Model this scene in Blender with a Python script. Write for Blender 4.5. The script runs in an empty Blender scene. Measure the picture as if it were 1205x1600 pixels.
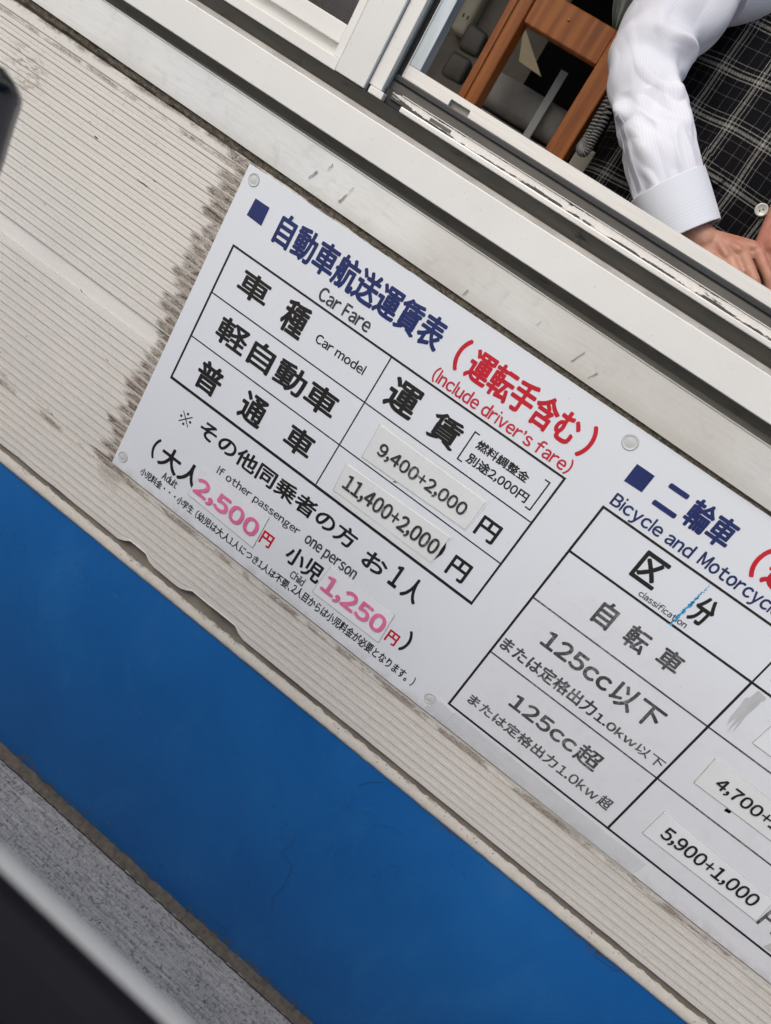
import bpy, bmesh, math, random
from mathutils import Vector, Matrix, noise

SC = bpy.context.scene
COL = SC.collection
R = math.radians
rnd = random.Random(7)

# ------------------------------------------------------------------ camera
CAM_LOC = (0.58229, -0.96695, 0.10915)
CAM_ROT = [[0.791149, -0.590516, 0.159293], [0.344803, 0.215509, -0.913601], [0.505167, 0.777719, 0.374111]]
cam_data = bpy.data.cameras.new('camera')
cam = bpy.data.objects.new('camera', cam_data)
COL.objects.link(cam)
m3 = Matrix(CAM_ROT)
cam.matrix_world = Matrix.Translation(CAM_LOC) @ m3.to_4x4()
cam_data.sensor_fit = 'VERTICAL'
cam_data.sensor_height = 36.0
cam_data.lens = 26.6787
cam_data.clip_start = 0.01
cam_data.clip_end = 500
cam_data.dof.use_dof = True
cam_data.dof.focus_distance = 1.08
cam_data.dof.aperture_fstop = 5.6
SC.camera = cam

# ------------------------------------------------------------------ light
SUN_EL, SUN_AZ = 46.0, 118.0          # azimuth: compass direction the light comes from, see sun_dir
world = bpy.data.worlds.new('World')
SC.world = world
world.use_nodes = True
wn = world.node_tree
wn.nodes.clear()
sky = wn.nodes.new('ShaderNodeTexSky')
sky.sky_type = 'NISHITA'
sky.sun_disc = False
sky.sun_elevation = R(SUN_EL)
sky.altitude = 10
sky.air_density = 1.2
sky.dust_density = 4.0
sky.ozone_density = 1.0
bg = wn.nodes.new('ShaderNodeBackground')
bg.inputs['Strength'].default_value = 0.14
wo = wn.nodes.new('ShaderNodeOutputWorld')
wn.links.new(sky.outputs[0], bg.inputs[0])
wn.links.new(bg.outputs[0], wo.inputs[0])
# the hazy sun stands to the left and in front of the booth
az = R(240.0)                          # angle of the sun in the ground plane, measured from +X
sun_dir = Vector((math.cos(az) * math.cos(R(SUN_EL)), math.sin(az) * math.cos(R(SUN_EL)), math.sin(R(SUN_EL))))
sky.sun_rotation = math.pi / 2 - az    # Nishita measures its rotation clockwise from +Y
sd = bpy.data.lights.new('sun', 'SUN')
sd.energy = 1.0
sd.angle = R(35)
sd.color = (1.0, 0.97, 0.93)
sun = bpy.data.objects.new('sun', sd)
COL.objects.link(sun)
sun.rotation_euler = (-sun_dir).to_track_quat('-Z', 'Y').to_euler()
sun.location = sun_dir * 12
SC.view_settings.view_transform = 'Standard'
SC.view_settings.look = 'None'
SC.view_settings.gamma = 1
SC.view_settings.exposure = 0.22

# ------------------------------------------------------------------ node helpers
class NT:
    def __init__(s, name):
        s.m = bpy.data.materials.new(name)
        s.m.use_nodes = True
        s.t = s.m.node_tree
        s.t.nodes.clear()
        s.out = s.t.nodes.new('ShaderNodeOutputMaterial')
        s.b = s.t.nodes.new('ShaderNodeBsdfPrincipled')
        s.t.links.new(s.b.outputs[0], s.out.inputs[0])
        g = s.t.nodes.new('ShaderNodeNewGeometry')
        s.pos = g.outputs['Position']
    def _in(s, sock, v):
        if v is None: return
        if hasattr(v, 'is_linked') or isinstance(v, bpy.types.NodeSocket):
            s.t.links.new(v, sock)
        else:
            try: sock.default_value = v
            except Exception: sock.default_value = (*v, 1.0)
    def math(s, op, a, b=None, c=None, clamp=False):
        n = s.t.nodes.new('ShaderNodeMath'); n.operation = op; n.use_clamp = clamp
        s._in(n.inputs[0], a); s._in(n.inputs[1], b); s._in(n.inputs[2], c)
        return n.outputs[0]
    def sep(s, v=None):
        n = s.t.nodes.new('ShaderNodeSeparateXYZ'); s._in(n.inputs[0], v or s.pos)
        return n.outputs
    def comb(s, x, y, z):
        n = s.t.nodes.new('ShaderNodeCombineXYZ')
        s._in(n.inputs[0], x); s._in(n.inputs[1], y); s._in(n.inputs[2], z)
        return n.outputs[0]
    def scale(s, sx, sy, sz, v=None, rot=(0, 0, 0)):
        n = s.t.nodes.new('ShaderNodeMapping'); s._in(n.inputs[0], v or s.pos)
        n.inputs['Rotation'].default_value = rot
        n.inputs['Scale'].default_value = (sx, sy, sz)
        return n.outputs[0]
    def noise(s, sc, det=4, rough=.55, v=None, dist=0.0):
        n = s.t.nodes.new('ShaderNodeTexNoise'); s._in(n.inputs['Vector'], v or s.pos)
        n.inputs['Scale'].default_value = sc; n.inputs['Detail'].default_value = det
        n.inputs['Roughness'].default_value = rough; n.inputs['Distortion'].default_value = dist
        return n.outputs[0]
    def white(s, v):
        n = s.t.nodes.new('ShaderNodeTexWhiteNoise'); n.noise_dimensions = '1D'; s._in(n.inputs['W'], v)
        return n.outputs[0]
    def voro(s, sc, v=None, feature='F1', out=0, rand=1.0):
        n = s.t.nodes.new('ShaderNodeTexVoronoi'); s._in(n.inputs['Vector'], v or s.pos)
        n.feature = feature; n.inputs['Scale'].default_value = sc; n.inputs['Randomness'].default_value = rand
        return n.outputs[out]
    def ramp(s, f, a, b, lo=0.0, hi=1.0):
        n = s.t.nodes.new('ShaderNodeMapRange'); n.clamp = True
        s._in(n.inputs[0], f); n.inputs[1].default_value = a; n.inputs[2].default_value = b
        n.inputs[3].default_value = lo; n.inputs[4].default_value = hi
        return n.outputs[0]
    def mix(s, f, a, b):
        n = s.t.nodes.new('ShaderNodeMix'); n.data_type = 'RGBA'
        s._in(n.inputs[0], f); s._in(n.inputs[6], a); s._in(n.inputs[7], b)
        return n.outputs[2]
    def mul(s, a, b): return s.math('MULTIPLY', a, b)
    def base(s, c): s._in(s.b.inputs['Base Color'], c)
    def rough(s, v): s._in(s.b.inputs['Roughness'], v)
    def set(s, **k):
        for a, v in k.items(): s._in(s.b.inputs[a.replace('_', ' ')], v)
        return s
    def bump(s, h, strength=.3, dist=.001):
        n = s.t.nodes.new('ShaderNodeBump'); s._in(n.inputs['Height'], h)
        n.inputs['Strength'].default_value = strength; n.inputs['Distance'].default_value = dist
        s.t.links.new(n.outputs[0], s.b.inputs['Normal'])
        return s

def C(r, g, b): return (r, g, b, 1.0)

def simple(name, col, rough=.6, var=.15, sc=40, bump=.1, bsc=None, spec=.5, metal=0.0, dist=.0005, stretch=(1, 1, 1)):
    n = NT(name)
    v = n.scale(*stretch)
    f = n.noise(sc, 5, .6, v)
    d = C(*[max(0, x * (1 - var)) for x in col]); l = C(*[min(1, x * (1 + var)) for x in col])
    n.base(n.mix(n.ramp(f, .3, .7), d, l))
    n.rough(n.ramp(f, .3, .7, rough * .85, min(1, rough * 1.15)))
    n.set(Metallic=metal, Specular_IOR_Level=spec)
    if bump: n.bump(n.noise(bsc or sc * 6, 4, .6, v), bump, dist)
    return n.m

# ------------------------------------------------------------------ materials
DENTS = [((0.0719, -0.6092)[0], (0.1384, -0.6182)[0]), ((0.2059, -0.6075)[0], (0.3286, -0.6130)[0])]      # where the lower edge of the siding is bent up (x ranges)
def siding_material():
    n = NT('cream_siding_paint')
    x, y, z = n.sep()
    big = n.noise(5, 4, .6)
    col = n.mix(n.ramp(big, .35, .65), C(.64, .63, .605), C(.68, .665, .635))
    # slightly pinkish chalking that comes and goes along the ribs
    str1 = n.noise(9, 4, .6, n.scale(1, 1, 14))
    col = n.mix(n.ramp(str1, .48, .72, 0, .4), col, C(.58, .55, .51))
    # fine pores
    sp = n.noise(420, 2, .5, n.scale(.6, 1, 1))
    col = n.mix(n.ramp(sp, .62, .72, 0, .45), col, C(.30, .27, .23))
    rib = n.math('FLOOR', n.math('DIVIDE', n.math('ADD', z, .2693), .0136))
    rr = n.white(rib)
    fine = n.noise(115, 3, .62, n.scale(.6, 1, 1.2), 2.2)
    cell = n.noise(90, 4, .7, n.scale(.5, 1, 1.5), .8)
    # stain beside the left edge of the board, its edge different on every rib
    edge = n.math('ADD', n.mul(rr, -.026), n.ramp(n.noise(60, 3, .7, n.scale(.4, 1, 1.4)), .3, .7, -.022, -.006))
    edge = n.math('ADD', edge, n.mul(n.ramp(z, -.5, 0), -.004))
    near = n.ramp(n.math('SUBTRACT', x, edge), -.004, .007)
    near = n.mul(near, n.ramp(x, .03, .02))
    fr_ = n.math('FRACT', n.math('DIVIDE', n.math('ADD', z, .2693), .0136))
    near = n.mul(near, n.ramp(n.math('ABSOLUTE', n.math('SUBTRACT', fr_, .5)), .30, .44, 1, .25))
    near = n.mul(near, n.ramp(z, -.545, -.50))
    wash = n.ramp(x, -.045, .0, 0, .25)
    wash = n.mul(wash, n.ramp(z, -.56, -.50))
    wash = n.mul(wash, n.ramp(cell, .38, .6))
    col = n.mix(wash, col, C(.33, .26, .19))
    scr = n.ramp(n.math('ABSOLUTE', n.math('SUBTRACT', fine, .5)), .008, .045, 1, 0)
    s1 = n.mul(near, n.ramp(cell, .36, .50, .5, 1))
    col = n.mix(n.mul(s1, n.ramp(n.white(n.math('ADD', rib, 40.5)), 0, 1, .45, .85)), col, C(.20, .15, .105))
    col = n.mix(n.mul(n.mul(s1, scr), .9), col, C(.028, .022, .018))
    strk = n.ramp(n.noise(260, 4, .7, n.scale(.16, 1, 1)), .53, .60)
    strk2 = n.mul(n.ramp(x, -.050, -.012), n.mul(n.ramp(x, .03, .02), n.ramp(z, -.56, -.50)))
    col = n.mix(n.mul(n.mul(near, strk), .85), col, C(.055, .042, .032))
    col = n.mix(n.mul(n.mul(strk2, n.ramp(n.noise(330, 4, .7, n.scale(.12, 1, 1)), .58, .66)), .5), col, C(.16, .12, .09))
    # long streaks below the board line and under the flashing
    for z0, wd, amt, scx in ((-.511, .007, .6, 1), (-.4985, .0035, .95, 5), (-.015, .004, .45, 7), (.004, .007, .6, 9)):
        wob = n.math('ADD', z, n.ramp(n.noise(3 + scx, 3, .6, n.scale(1, 1, .2)), 0, 1, -.006, .006))
        band = n.ramp(n.math('ABSOLUTE', n.math('SUBTRACT', wob, z0)), wd * .4, wd, 1, 0)
        br = n.ramp(n.noise(14, 5, .7, n.scale(1, 1, 2.5), .6), .46, .56)
        col = n.mix(n.mul(n.mul(band, br), amt), col, C(.19, .145, .10))
        col = n.mix(n.mul(n.mul(n.mul(band, br), scr), .75), col, C(.05, .04, .03))
    # scattered scuffs
    spots = n.ramp(n.voro(17, n.scale(1, 1, 1.6)), .06, .035)
    col = n.mix(n.mul(spots, n.ramp(fine, .5, .6)), col, C(.10, .085, .07))
    # scuffed patch high up on the left
    px = n.math('SUBTRACT', x, -.39); pz = n.math('SUBTRACT', z, -.070)
    d = n.math('SQRT', n.math('ADD', n.mul(px, px), n.mul(n.mul(pz, pz), 1.2)))
    patch = n.mul(n.ramp(d, .05, .02), n.ramp(cell, .50, .56))
    col = n.mix(n.mul(patch, .42), col, C(.22, .18, .14))
    col = n.mix(n.mul(n.mul(patch, scr), .6), col, C(.08, .06, .05))
    n.base(col); n.rough(.62); n.set(Specular_IOR_Level=.35)
    n.bump(n.math('ADD', n.noise(700, 3, .6), n.mul(n.noise(60, 3, .5), .6)), .25, .0004)
    return n.m

def groove_material():
    n = NT('dirt_in_the_grooves')
    x, y, z = n.sep()
    g = n.noise(20, 4, .6, n.scale(1, 1, 8))
    c = n.mix(n.ramp(g, .3, .7), C(.51, .465, .405), C(.42, .375, .315))
    n.base(c); n.rough(.85)
    return n.m

def flashing_material():
    n = NT('weathered_aluminium_flashing')
    x, y, z = n.sep()
    v = n.scale(.12, 1, 1)
    st = n.noise(260, 4, .7, v)
    big = n.noise(7, 5, .6)
    c = n.mix(n.ramp(big, .35, .65), C(.66, .69, .71), C(.76, .78, .78))
    # warmer, dirtier towards the middle, newer patches further right
    warm = n.ramp(n.noise(2.6, 2, .5), .42, .6)
    c = n.mix(n.mul(warm, .7), c, C(.56, .54, .49))
    c = n.mix(n.ramp(st, .45, .75, 0, .3), c, C(.46, .45, .43))
    blot = n.ramp(n.noise(34, 4, .7, n.scale(1, 1, 1, rot=(0, .6, 0)), .8), .56, .70)
    c = n.mix(n.mul(blot, .28), c, C(.40, .385, .36))
    # thin scratches
    sc = n.noise(16, 1.5, .4, n.scale(.5, 1, 1.7, rot=(0, -.5, 0)), .5)
    line = n.ramp(n.math('ABSOLUTE', n.math('SUBTRACT', sc, .53)), .0006, .0016, 1, 0)
    grime = n.ramp(n.math('ADD', z, n.ramp(n.noise(24, 5, .7), 0, 1, -.012, .012)), .028, .012)
    c = n.mix(n.mul(grime, .30), c, C(.38, .35, .30))
    # drips below the sill: short dark upright ticks
    fx = n.voro(24, n.comb(x, 0.0, n.mul(z, .12)))
    tick = n.mul(n.ramp(fx, .075, .02), n.ramp(n.noise(26, 3, .6, n.scale(1, 1, .7)), .60, .66))
    c = n.mix(n.mul(tick, .8), c, C(.20, .19, .17))
    lime = n.ramp(n.noise(180, 2), .72, .76)
    c = n.mix(n.mul(lime, .6), c, C(.75, .74, .70))
    n.base(c); n.rough(n.ramp(st, .3, .7, .42, .6)); n.set(Specular_IOR_Level=.45, Metallic=.25)
    n.bump(n.math('ADD', st, n.mul(big, 1.2)), .12, .0006)
    return n.m

def sill_material(name='painted_sill', a=(.66, .668, .66), b=(.715, .72, .708), metal=.1, rgh=.42):
    n = NT(name)
    big = n.noise(4, 4, .6)
    c = n.mix(n.ramp(big, .35, .65), C(*a), C(*b))
    sp = n.noise(310, 3, .6)
    c = n.mix(n.ramp(sp, .66, .74, 0, .5), c, C(.30, .29, .27))
    sc = n.noise(11, 1, .4, n.scale(1, 1, 1, rot=(0, .45, 0)), .35)
    line = n.ramp(n.math('ABSOLUTE', n.math('SUBTRACT', sc, .5)), .0008, .002, 1, 0)
    
    n.base(c); n.rough(n.ramp(big, .3, .7, rgh, rgh + .12)); n.set(Specular_IOR_Level=.5, Metallic=metal)
    n.bump(n.math('ADD', n.noise(3, 2), n.mul(n.noise(500, 3), .03)), .2, .002)
    return n.m

def shade_grime_material():
    n = NT('shaded_grimy_recess')
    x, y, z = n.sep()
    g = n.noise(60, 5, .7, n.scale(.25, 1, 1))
    c = n.mix(n.ramp(g, .3, .7), C(.075, .070, .058), C(.115, .108, .095))  # dark tone: shade of down-facing recess faces painted in, along with grime
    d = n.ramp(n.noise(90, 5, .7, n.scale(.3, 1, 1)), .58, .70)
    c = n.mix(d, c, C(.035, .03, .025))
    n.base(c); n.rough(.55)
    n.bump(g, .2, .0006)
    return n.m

def chipped_material():
    n = NT('chipped_white_track_paint')
    x, y, z = n.sep()
    f = n.noise(55, 6, .75, n.scale(.35, 1, 1.6), .5)
    lo = n.noise(14, 4, .7, n.scale(.6, 1, .6))
    thr = n.math('ADD', f, n.mul(n.math('SUBTRACT', lo, .5), .5))
    thr = n.math('ADD', thr, n.ramp(x, .13, .26, .16, .0))
    # bare at both edges of the strip, black at the worn left end
    e1 = n.ramp(z, .1655, .1672, 0, .17)
    e2 = n.ramp(z, .1610, .1592, 0, .20)
    thr = n.math('ADD', thr, n.math('ADD', e1, e2))
    chip = n.ramp(thr, .62, .645)
    white = n.mix(n.ramp(n.noise(300, 3), .3, .7), C(.63, .61, .58), C(.72, .71, .68))
    n.base(n.mix(chip, white, C(.055, .055, .052)))
    n.rough(n.ramp(chip, 0, 1, .55, .75))
    n.bump(n.math('SUBTRACT', 1.0, chip), .6, .0006)
    return n.m

def sash_material():
    n = NT('brushed_white_aluminium')
    st = n.noise(500, 5, .7, n.scale(.03, 1, 1))
    c = n.mix(n.ramp(st, .3, .7), C(.64, .63, .61), C(.76, .75, .72))
    n.base(c); n.rough(.38); n.set(Metallic=.2)
    n.bump(st, .15, .0004)
    return n.m

def blue_material():
    n = NT('blue_wall_paint')
    x, y, z = n.sep()
    big = n.noise(4, 5, .6)
    c = n.mix(n.ramp(big, .3, .7), C(.006, .105, .36), C(.009, .135, .43))
    st = n.ramp(n.noise(9, 4, .6, n.scale(1, 1, .5, rot=(0, .5, 0)), .6), .55, .8)
    c = n.mix(n.mul(st, .55), c, C(.024, .17, .46))
    smear = n.ramp(n.noise(5, 6, .75, n.scale(1, 1, .35, rot=(0, .9, 0)), .9), .55, .75)
    c = n.mix(n.mul(smear, .22), c, C(.08, .19, .36))
    # scrapes that show the ground coat
    f = n.noise(160, 5, .75, n.scale(.7, 1, 1.2), 1.0)
    where = n.ramp(n.noise(7, 3, .6), .56, .66)
    scr = n.mul(n.ramp(f, .60, .66), where)
    c = n.mix(n.mul(scr, .6), c, C(.14, .19, .25))
    spk = n.ramp(n.voro(60), .07, .03)
    c = n.mix(n.mul(spk, n.ramp(n.noise(23, 2), .58, .62)), c, C(.22, .25, .28))
    # hairline cracks
    cr = n.noise(7, 6, .62, None, .2)
    line = n.ramp(n.math('ABSOLUTE', n.math('SUBTRACT', cr, .52)), .0006, .0022, 1, 0)
    line = n.mul(line, n.ramp(n.noise(2.4, 2), .5, .56))
    c = n.mix(n.mul(line, .65), c, C(.004, .03, .085))
    # flaking and splashed dirt just above the ground
    low = n.ramp(n.math('ADD', z, n.ramp(n.noise(11, 5, .7), 0, 1, -.045, .045)), -1.138, -1.150)
    flake = n.ramp(n.noise(70, 5, .75), .50, .56)
    c = n.mix(n.mul(low, flake), c, C(.10, .11, .115))
    mud = n.ramp(z, -1.13, -1.157, 0, .35)
    c = n.mix(n.mul(mud, n.ramp(big, .4, .6)), c, C(.03, .08, .17))
    # bare rubbed patches right under the mortar
    up = n.ramp(n.math('ADD', z, n.ramp(n.noise(8, 5, .7), 0, 1, -.03, .03)), -.655, -.643)
    c = n.mix(n.mul(n.mul(up, n.ramp(f, .45, .55)), n.ramp(n.noise(5, 3), .52, .6)), c, C(.05, .05, .05))
    n.base(c); n.rough(n.ramp(big, .3, .7, .42, .58)); n.set(Specular_IOR_Level=.4)
    h = n.math('ADD', n.noise(28, 4, .5), n.mul(n.noise(260, 4, .6), .25))
    n.bump(h, .35, .0016)
    return n.m

def mortar_material():
    n = NT('painted_mortar_strip')
    x, y, z = n.sep()
    f = n.noise(120, 6, .75)
    c = n.mix(n.ramp(f, .3, .7), C(.52, .50, .46), C(.60, .575, .53))
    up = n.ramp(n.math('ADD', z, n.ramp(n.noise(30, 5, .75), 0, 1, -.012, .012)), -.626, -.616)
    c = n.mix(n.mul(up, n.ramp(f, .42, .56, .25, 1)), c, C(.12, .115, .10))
    for xa, xb in DENTS:
        w = n.mul(n.ramp(x, xa - .004, xa + .012), n.ramp(x, xb + .008, xb - .008))
        w = n.mul(w, n.ramp(n.math('ADD', z, n.ramp(f, .3, .7, -.006, .006)), -.629, -.619))
        c = n.mix(n.mul(w, .85), c, C(.075, .060, .042))
    pit = n.mul(n.ramp(n.voro(190), .28, .14), n.ramp(n.noise(34, 3), .50, .56))
    c = n.mix(n.mul(pit, n.ramp(z, -.637, -.630)), c, C(.07, .07, .07))
    n.base(c); n.rough(.9); n.bump(f, .6, .0015)
    return n.m

def caulk_material():
    n = NT('grimy_sealant')
    f = n.noise(170, 6, .8, n.scale(.8, 1, 1), .6)
    g = n.voro(330, n.scale(.7, 1, 1))
    c = n.mix(n.ramp(f, .38, .62), C(.05, .04, .03), C(.24, .205, .155))
    c = n.mix(n.ramp(g, .35, .1, 0, .6), c, C(.32, .29, .24))
    n.base(c); n.rough(.95); n.bump(f, 1.0, .0025)
    return n.m

def sign_material():
    n = NT('white_sign_board')
    x, y, z = n.sep()
    big = n.noise(3, 4, .6)
    c = n.mix(n.ramp(big, .3, .7), C(.66, .70, .755), C(.685, .72, .77))
    sm = n.noise(26, 5, .7, n.scale(1, 1, 1, rot=(0, .4, 0)), .5)
    area = n.mul(n.ramp(x, .60, .72), n.ramp(z, -.16, -.25))
    c = n.mix(n.mul(n.ramp(sm, .5, .75), n.ramp(area, 0, 1, .05, .28)), c, C(.45, .44, .44))
    c = n.mix(n.mul(area, .30), c, C(.63, .61, .61))
    sp = n.ramp(n.voro(75), .05, .03)
    c = n.mix(n.mul(sp, n.ramp(n.noise(31, 2), .55, .60)), c, C(.2, .19, .18))
    low = n.mul(n.ramp(n.math('ADD', z, n.ramp(n.noise(9, 5, .7), 0, 1, -.01, .01)), -.484, -.5), n.ramp(n.noise(40, 4), .4, .6))
    c = n.mix(n.mul(low, .4), c, C(.36, .33, .29))
    n.base(c); n.rough(n.ramp(sm, .4, .7, .30, .42)); n.set(Specular_IOR_Level=.5)
    n.bump(n.math('ADD', n.noise(5, 2), n.mul(n.noise(220, 2), .02)), .15, .002)
    return n.m

def ink(name, col, wear=.0, wcol=(.5, .5, .51), rough=.4):
    n = NT(name)
    f = n.noise(210, 5, .75, n.scale(1, 1, 1, rot=(0, .5, 0)), .4)
    g = n.noise(18, 4, .6)
    c = n.mix(n.ramp(g, .3, .7), C(*col), C(*[v * 1.25 + .003 for v in col]))
    if wear: c = n.mix(n.mul(n.ramp(f, .60 - wear * .15, .70), n.ramp(g, .40, .65)), c, C(*wcol))
    n.base(c); n.rough(rough)
    return n.m

def film(name, col, rough=.25, alpha=1.0, var=.05):
    n = NT(name)
    f = n.noise(12, 4, .6)
    n.base(n.mix(n.ramp(f, .3, .7), C(*[v * (1 - var) for v in col]), C(*col)))
    n.rough(n.ramp(f, .3, .7, rough, rough + .12))
    n.set(Alpha=alpha, Specular_IOR_Level=.5)
    n.bump(n.math('ADD', n.noise(22, 3, .6), n.mul(n.noise(120, 2), .1)), .25, .0012)
    return n.m

def wood_material():
    n = NT('orange_brown_wood')
    x, y, z = n.sep()
    v = n.scale(1, 1, .12)
    g = n.noise(30, 5, .6, v, 1.4)
    w = n.t.nodes.new('ShaderNodeTexWave'); w.wave_type = 'BANDS'; w.bands_direction = 'X'
    n.t.links.new(n.scale(1, .6, .16), w.inputs[0])
    w.inputs['Scale'].default_value = 14; w.inputs['Distortion'].default_value = 9; w.inputs['Detail'].default_value = 3
    w.inputs['Detail Scale'].default_value = .8
    c = n.mix(n.ramp(w.outputs[1], .1, .9), C(.36, .105, .020), C(.47, .155, .032))
    c = n.mix(n.ramp(g, .5, .72, 0, .7), c, C(.16, .04, .010))
    n.base(c); n.rough(.42); n.bump(g, .1, .0006)
    return n.m

def shirt_material(cuff=False):
    n = NT('white_striped_shirt_cuff' if cuff else 'white_striped_shirt')
    uv = n.t.nodes.new('ShaderNodeUVMap').outputs[0]
    u, v, _ = n.sep(uv)
    s = n.math('SINE', n.mul(v if cuff else u, 2 * math.pi * (21 if cuff else 82)))
    st = n.ramp(s, .1, .8)
    c = n.mix(st, C(.675, .695, .775), C(.715, .735, .82))
    n.base(c); n.rough(.75)
    n.set(Sheen_Weight=.25, Subsurface_Weight=.05)
    weave = n.noise(1400, 2)
    n.bump(n.math('ADD', n.mul(s, .4), weave), .12, .0003)
    return n.m

def plaid_material():
    n = NT('black_and_white_plaid')
    x, y, z = n.sep()
    wx = n.ramp(n.noise(6, 2), 0, 1, -.008, .008)
    u = n.math('ADD', x, wx); v = n.math('ADD', z, n.ramp(n.noise(5, 2, .5, n.scale(1, 1, 1.3)), 0, 1, -.008, .008))
    twill = n.ramp(n.math('SINE', n.mul(n.math('ADD', x, z), 2600)), -.6, .5, .25, 1)
    fuzz = n.ramp(n.noise(900, 2), .35, .6, .3, 1)
    def lines(t, per, ofs):
        f = n.math('FRACT', n.math('ADD', n.math('DIVIDE', t, per), ofs))
        tot = None
        for p, hw, a in ((.10, .013, .85), (.19, .034, .75), (.29, .013, .8), (.40, .011, .55), (.72, .008, .28), (.96, .008, .22)):
            l = n.mul(n.ramp(n.math('ABSOLUTE', n.math('SUBTRACT', f, p)), hw * .6, hw * 1.3, 1, 0), a)
            tot = l if tot is None else n.math('MAXIMUM', tot, l)
        return tot
    a = lines(u, .058, .05); b = lines(v, .064, .35)
    both = n.math('ADD', n.mul(n.math('ADD', a, b), .6), 0.0, None, True)
    k = n.mul(n.mul(both, twill), fuzz)
    c = n.mix(k, C(.004, .004, .006), C(.62, .61, .57))
    n.base(c); n.rough(.95); n.set(Specular_IOR_Level=.15)
    n.bump(n.math('ADD', both, n.noise(1000, 2)), .2, .0005)
    return n.m

def skin_material():
    n = NT('skin')
    f = n.noise(38, 4, .6); g = n.noise(14, 3)
    c = n.mix(n.ramp(f, .35, .65), C(.36, .18, .12), C(.45, .245, .175))
    c = n.mix(n.ramp(g, .48, .68, 0, .6), c, C(.40, .14, .10))
    n.base(c); n.rough(.5)
    n.set(Subsurface_Weight=.18, Subsurface_Scale=.01)
    n.b.inputs['Subsurface Radius'].default_value = (1.0, .35, .2)
    cr = n.voro(650, None, 'DISTANCE_TO_EDGE')
    n.bump(n.math('ADD', n.ramp(cr, 0, .2), n.noise(90, 4, .6)), .25, .0006)
    return n.m

def concrete_material():
    n = NT('broomed_concrete')
    b1 = n.noise(230, 5, .8, n.scale(.07, 1, 1))
    grit = n.noise(170, 5, .8)
    big = n.noise(3, 4)
    c = n.mix(n.ramp(b1, .38, .62), C(.27, .262, .25), C(.55, .54, .52))
    c = n.mix(n.ramp(grit, .53, .62, 0, .85), c, C(.06, .06, .06))
    c = n.mix(n.ramp(grit, .42, .34, 0, .5), c, C(.62, .62, .62))
    c = n.mix(n.ramp(big, .4, .7, 0, .35), c, C(.23, .225, .215))
    pit = n.mul(n.ramp(n.voro(62), .17, .07), n.ramp(n.noise(40, 2), .5, .56))
    c = n.mix(pit, c, C(.045, .045, .045))
    n.base(c); n.rough(.9)
    n.bump(n.math('ADD', b1, n.mul(grit, .5)), .7, .002)
    return n.m

M = {}
M['siding'] = siding_material(); M['groove'] = groove_material()
M['groove_light'] = simple('faint_groove_dust', (.52, .49, .44), .8, .1, 30, 0); M['flashing'] = flashing_material()
M['sill'] = sill_material(); M['shade_grime'] = shade_grime_material(); M['chip'] = chipped_material(); M['sash'] = sash_material()
M['frame'] = sill_material('painted_window_frame', (.66, .655, .63), (.72, .715, .69), 0, .5)
M['mullion'] = sill_material('aluminium_mullion_cover', (.58, .59, .585), (.64, .65, .645), .25, .45)
M['blue'] = blue_material(); M['mortar'] = mortar_material(); M['caulk'] = caulk_material()
M['sign'] = sign_material()
M['lip'] = simple('worn_aluminium_edge', (.33, .32, .30), .5, .25, 90, .2, stretch=(.3, 1, 1))
M['grey_metal'] = simple('grey_metal', (.22, .235, .24), .4, .15, 60, .1, metal=.4, stretch=(1, 1, .2))
M['blue_metal'] = simple('cool_bare_aluminium', (.42, .48, .54), .32, .18, 70, .15, metal=.55, stretch=(1, 1, .15))
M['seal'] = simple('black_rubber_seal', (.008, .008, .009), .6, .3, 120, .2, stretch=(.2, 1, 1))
M['seal_grey'] = simple('grey_rubber_gasket', (.026, .027, .030), .5, .3, 160, .25, stretch=(.08, 1, 1))
M['channel'] = simple('dusty_track_channel', (.075, .070, .062), .6, .3, 70, .2, stretch=(.2, 1, 1))
M['black'] = ink('black_print', (.012, .011, .011), 0)
M['faded'] = ink('faded_black_print', (.045, .045, .048), 1.0, (.42, .42, .43))
M['thin'] = ink('dark_thin_print', (.03, .03, .036), .4)
M['navy'] = ink('navy_print', (.010, .020, .105), 0)
M['navythin'] = ink('navy_thin_print', (.012, .022, .10), 0)
M['red'] = ink('red_print', (.43, .008, .022), 0)
M['redthin'] = ink('red_thin_print', (.43, .02, .04), 0)
M['pink'] = ink('faded_pink_print', (.60, .13, .28), .35, (.68, .38, .48))
M['light'] = ink('dark_grey_print', (.03, .03, .032), .4)
M['film'] = film('price_sticker_film', (.70, .72, .73))
M['film_new'] = film('new_white_sticker_film', (.73, .755, .79), .3)
M['clear'] = film('clear_tape', (.66, .66, .64), .14, .30)
M['tape'] = film('frosted_tape', (.74, .76, .78), .3, .20)
M['cap'] = film('milky_screw_cap', (.60, .63, .63), .42, .8)
M['adhesive'] = simple('peeled_adhesive_residue', (.46, .47, .48), .35, .12, 60, .3, stretch=(1, 1, .3))
M['bluepen'] = simple('blue_marker', (.05, .33, .62), .5, .4, 300, 0)
M['wood'] = wood_material()
M['shirt'] = shirt_material(); M['cuff'] = shirt_material(True); M['plaid'] = plaid_material(); M['skin'] = skin_material()
M['concrete'] = concrete_material()
M['rubble'] = simple('muddy_mortar_fillet', (.15, .128, .10), .95, .35, 90, .9, dist=.003)
M['inner_wall'] = simple('stained_inner_wall', (.23, .205, .175), .8, .35, 9, .2)
M['inner_white'] = simple('inner_ceiling_board', (.55, .53, .49), .8, .1, 10, .1)
M['floorboard'] = simple('booth_floor_vinyl', (.20, .19, .17), .7, .2, 12, .1)
M['greyfab'] = simple('grey_cushion_fabric', (.23, .225, .21), .9, .2, 30, .5, 700)
M['strap'] = simple('pale_grey_strap', (.34, .36, .37), .6, .1, 50, .2)
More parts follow.
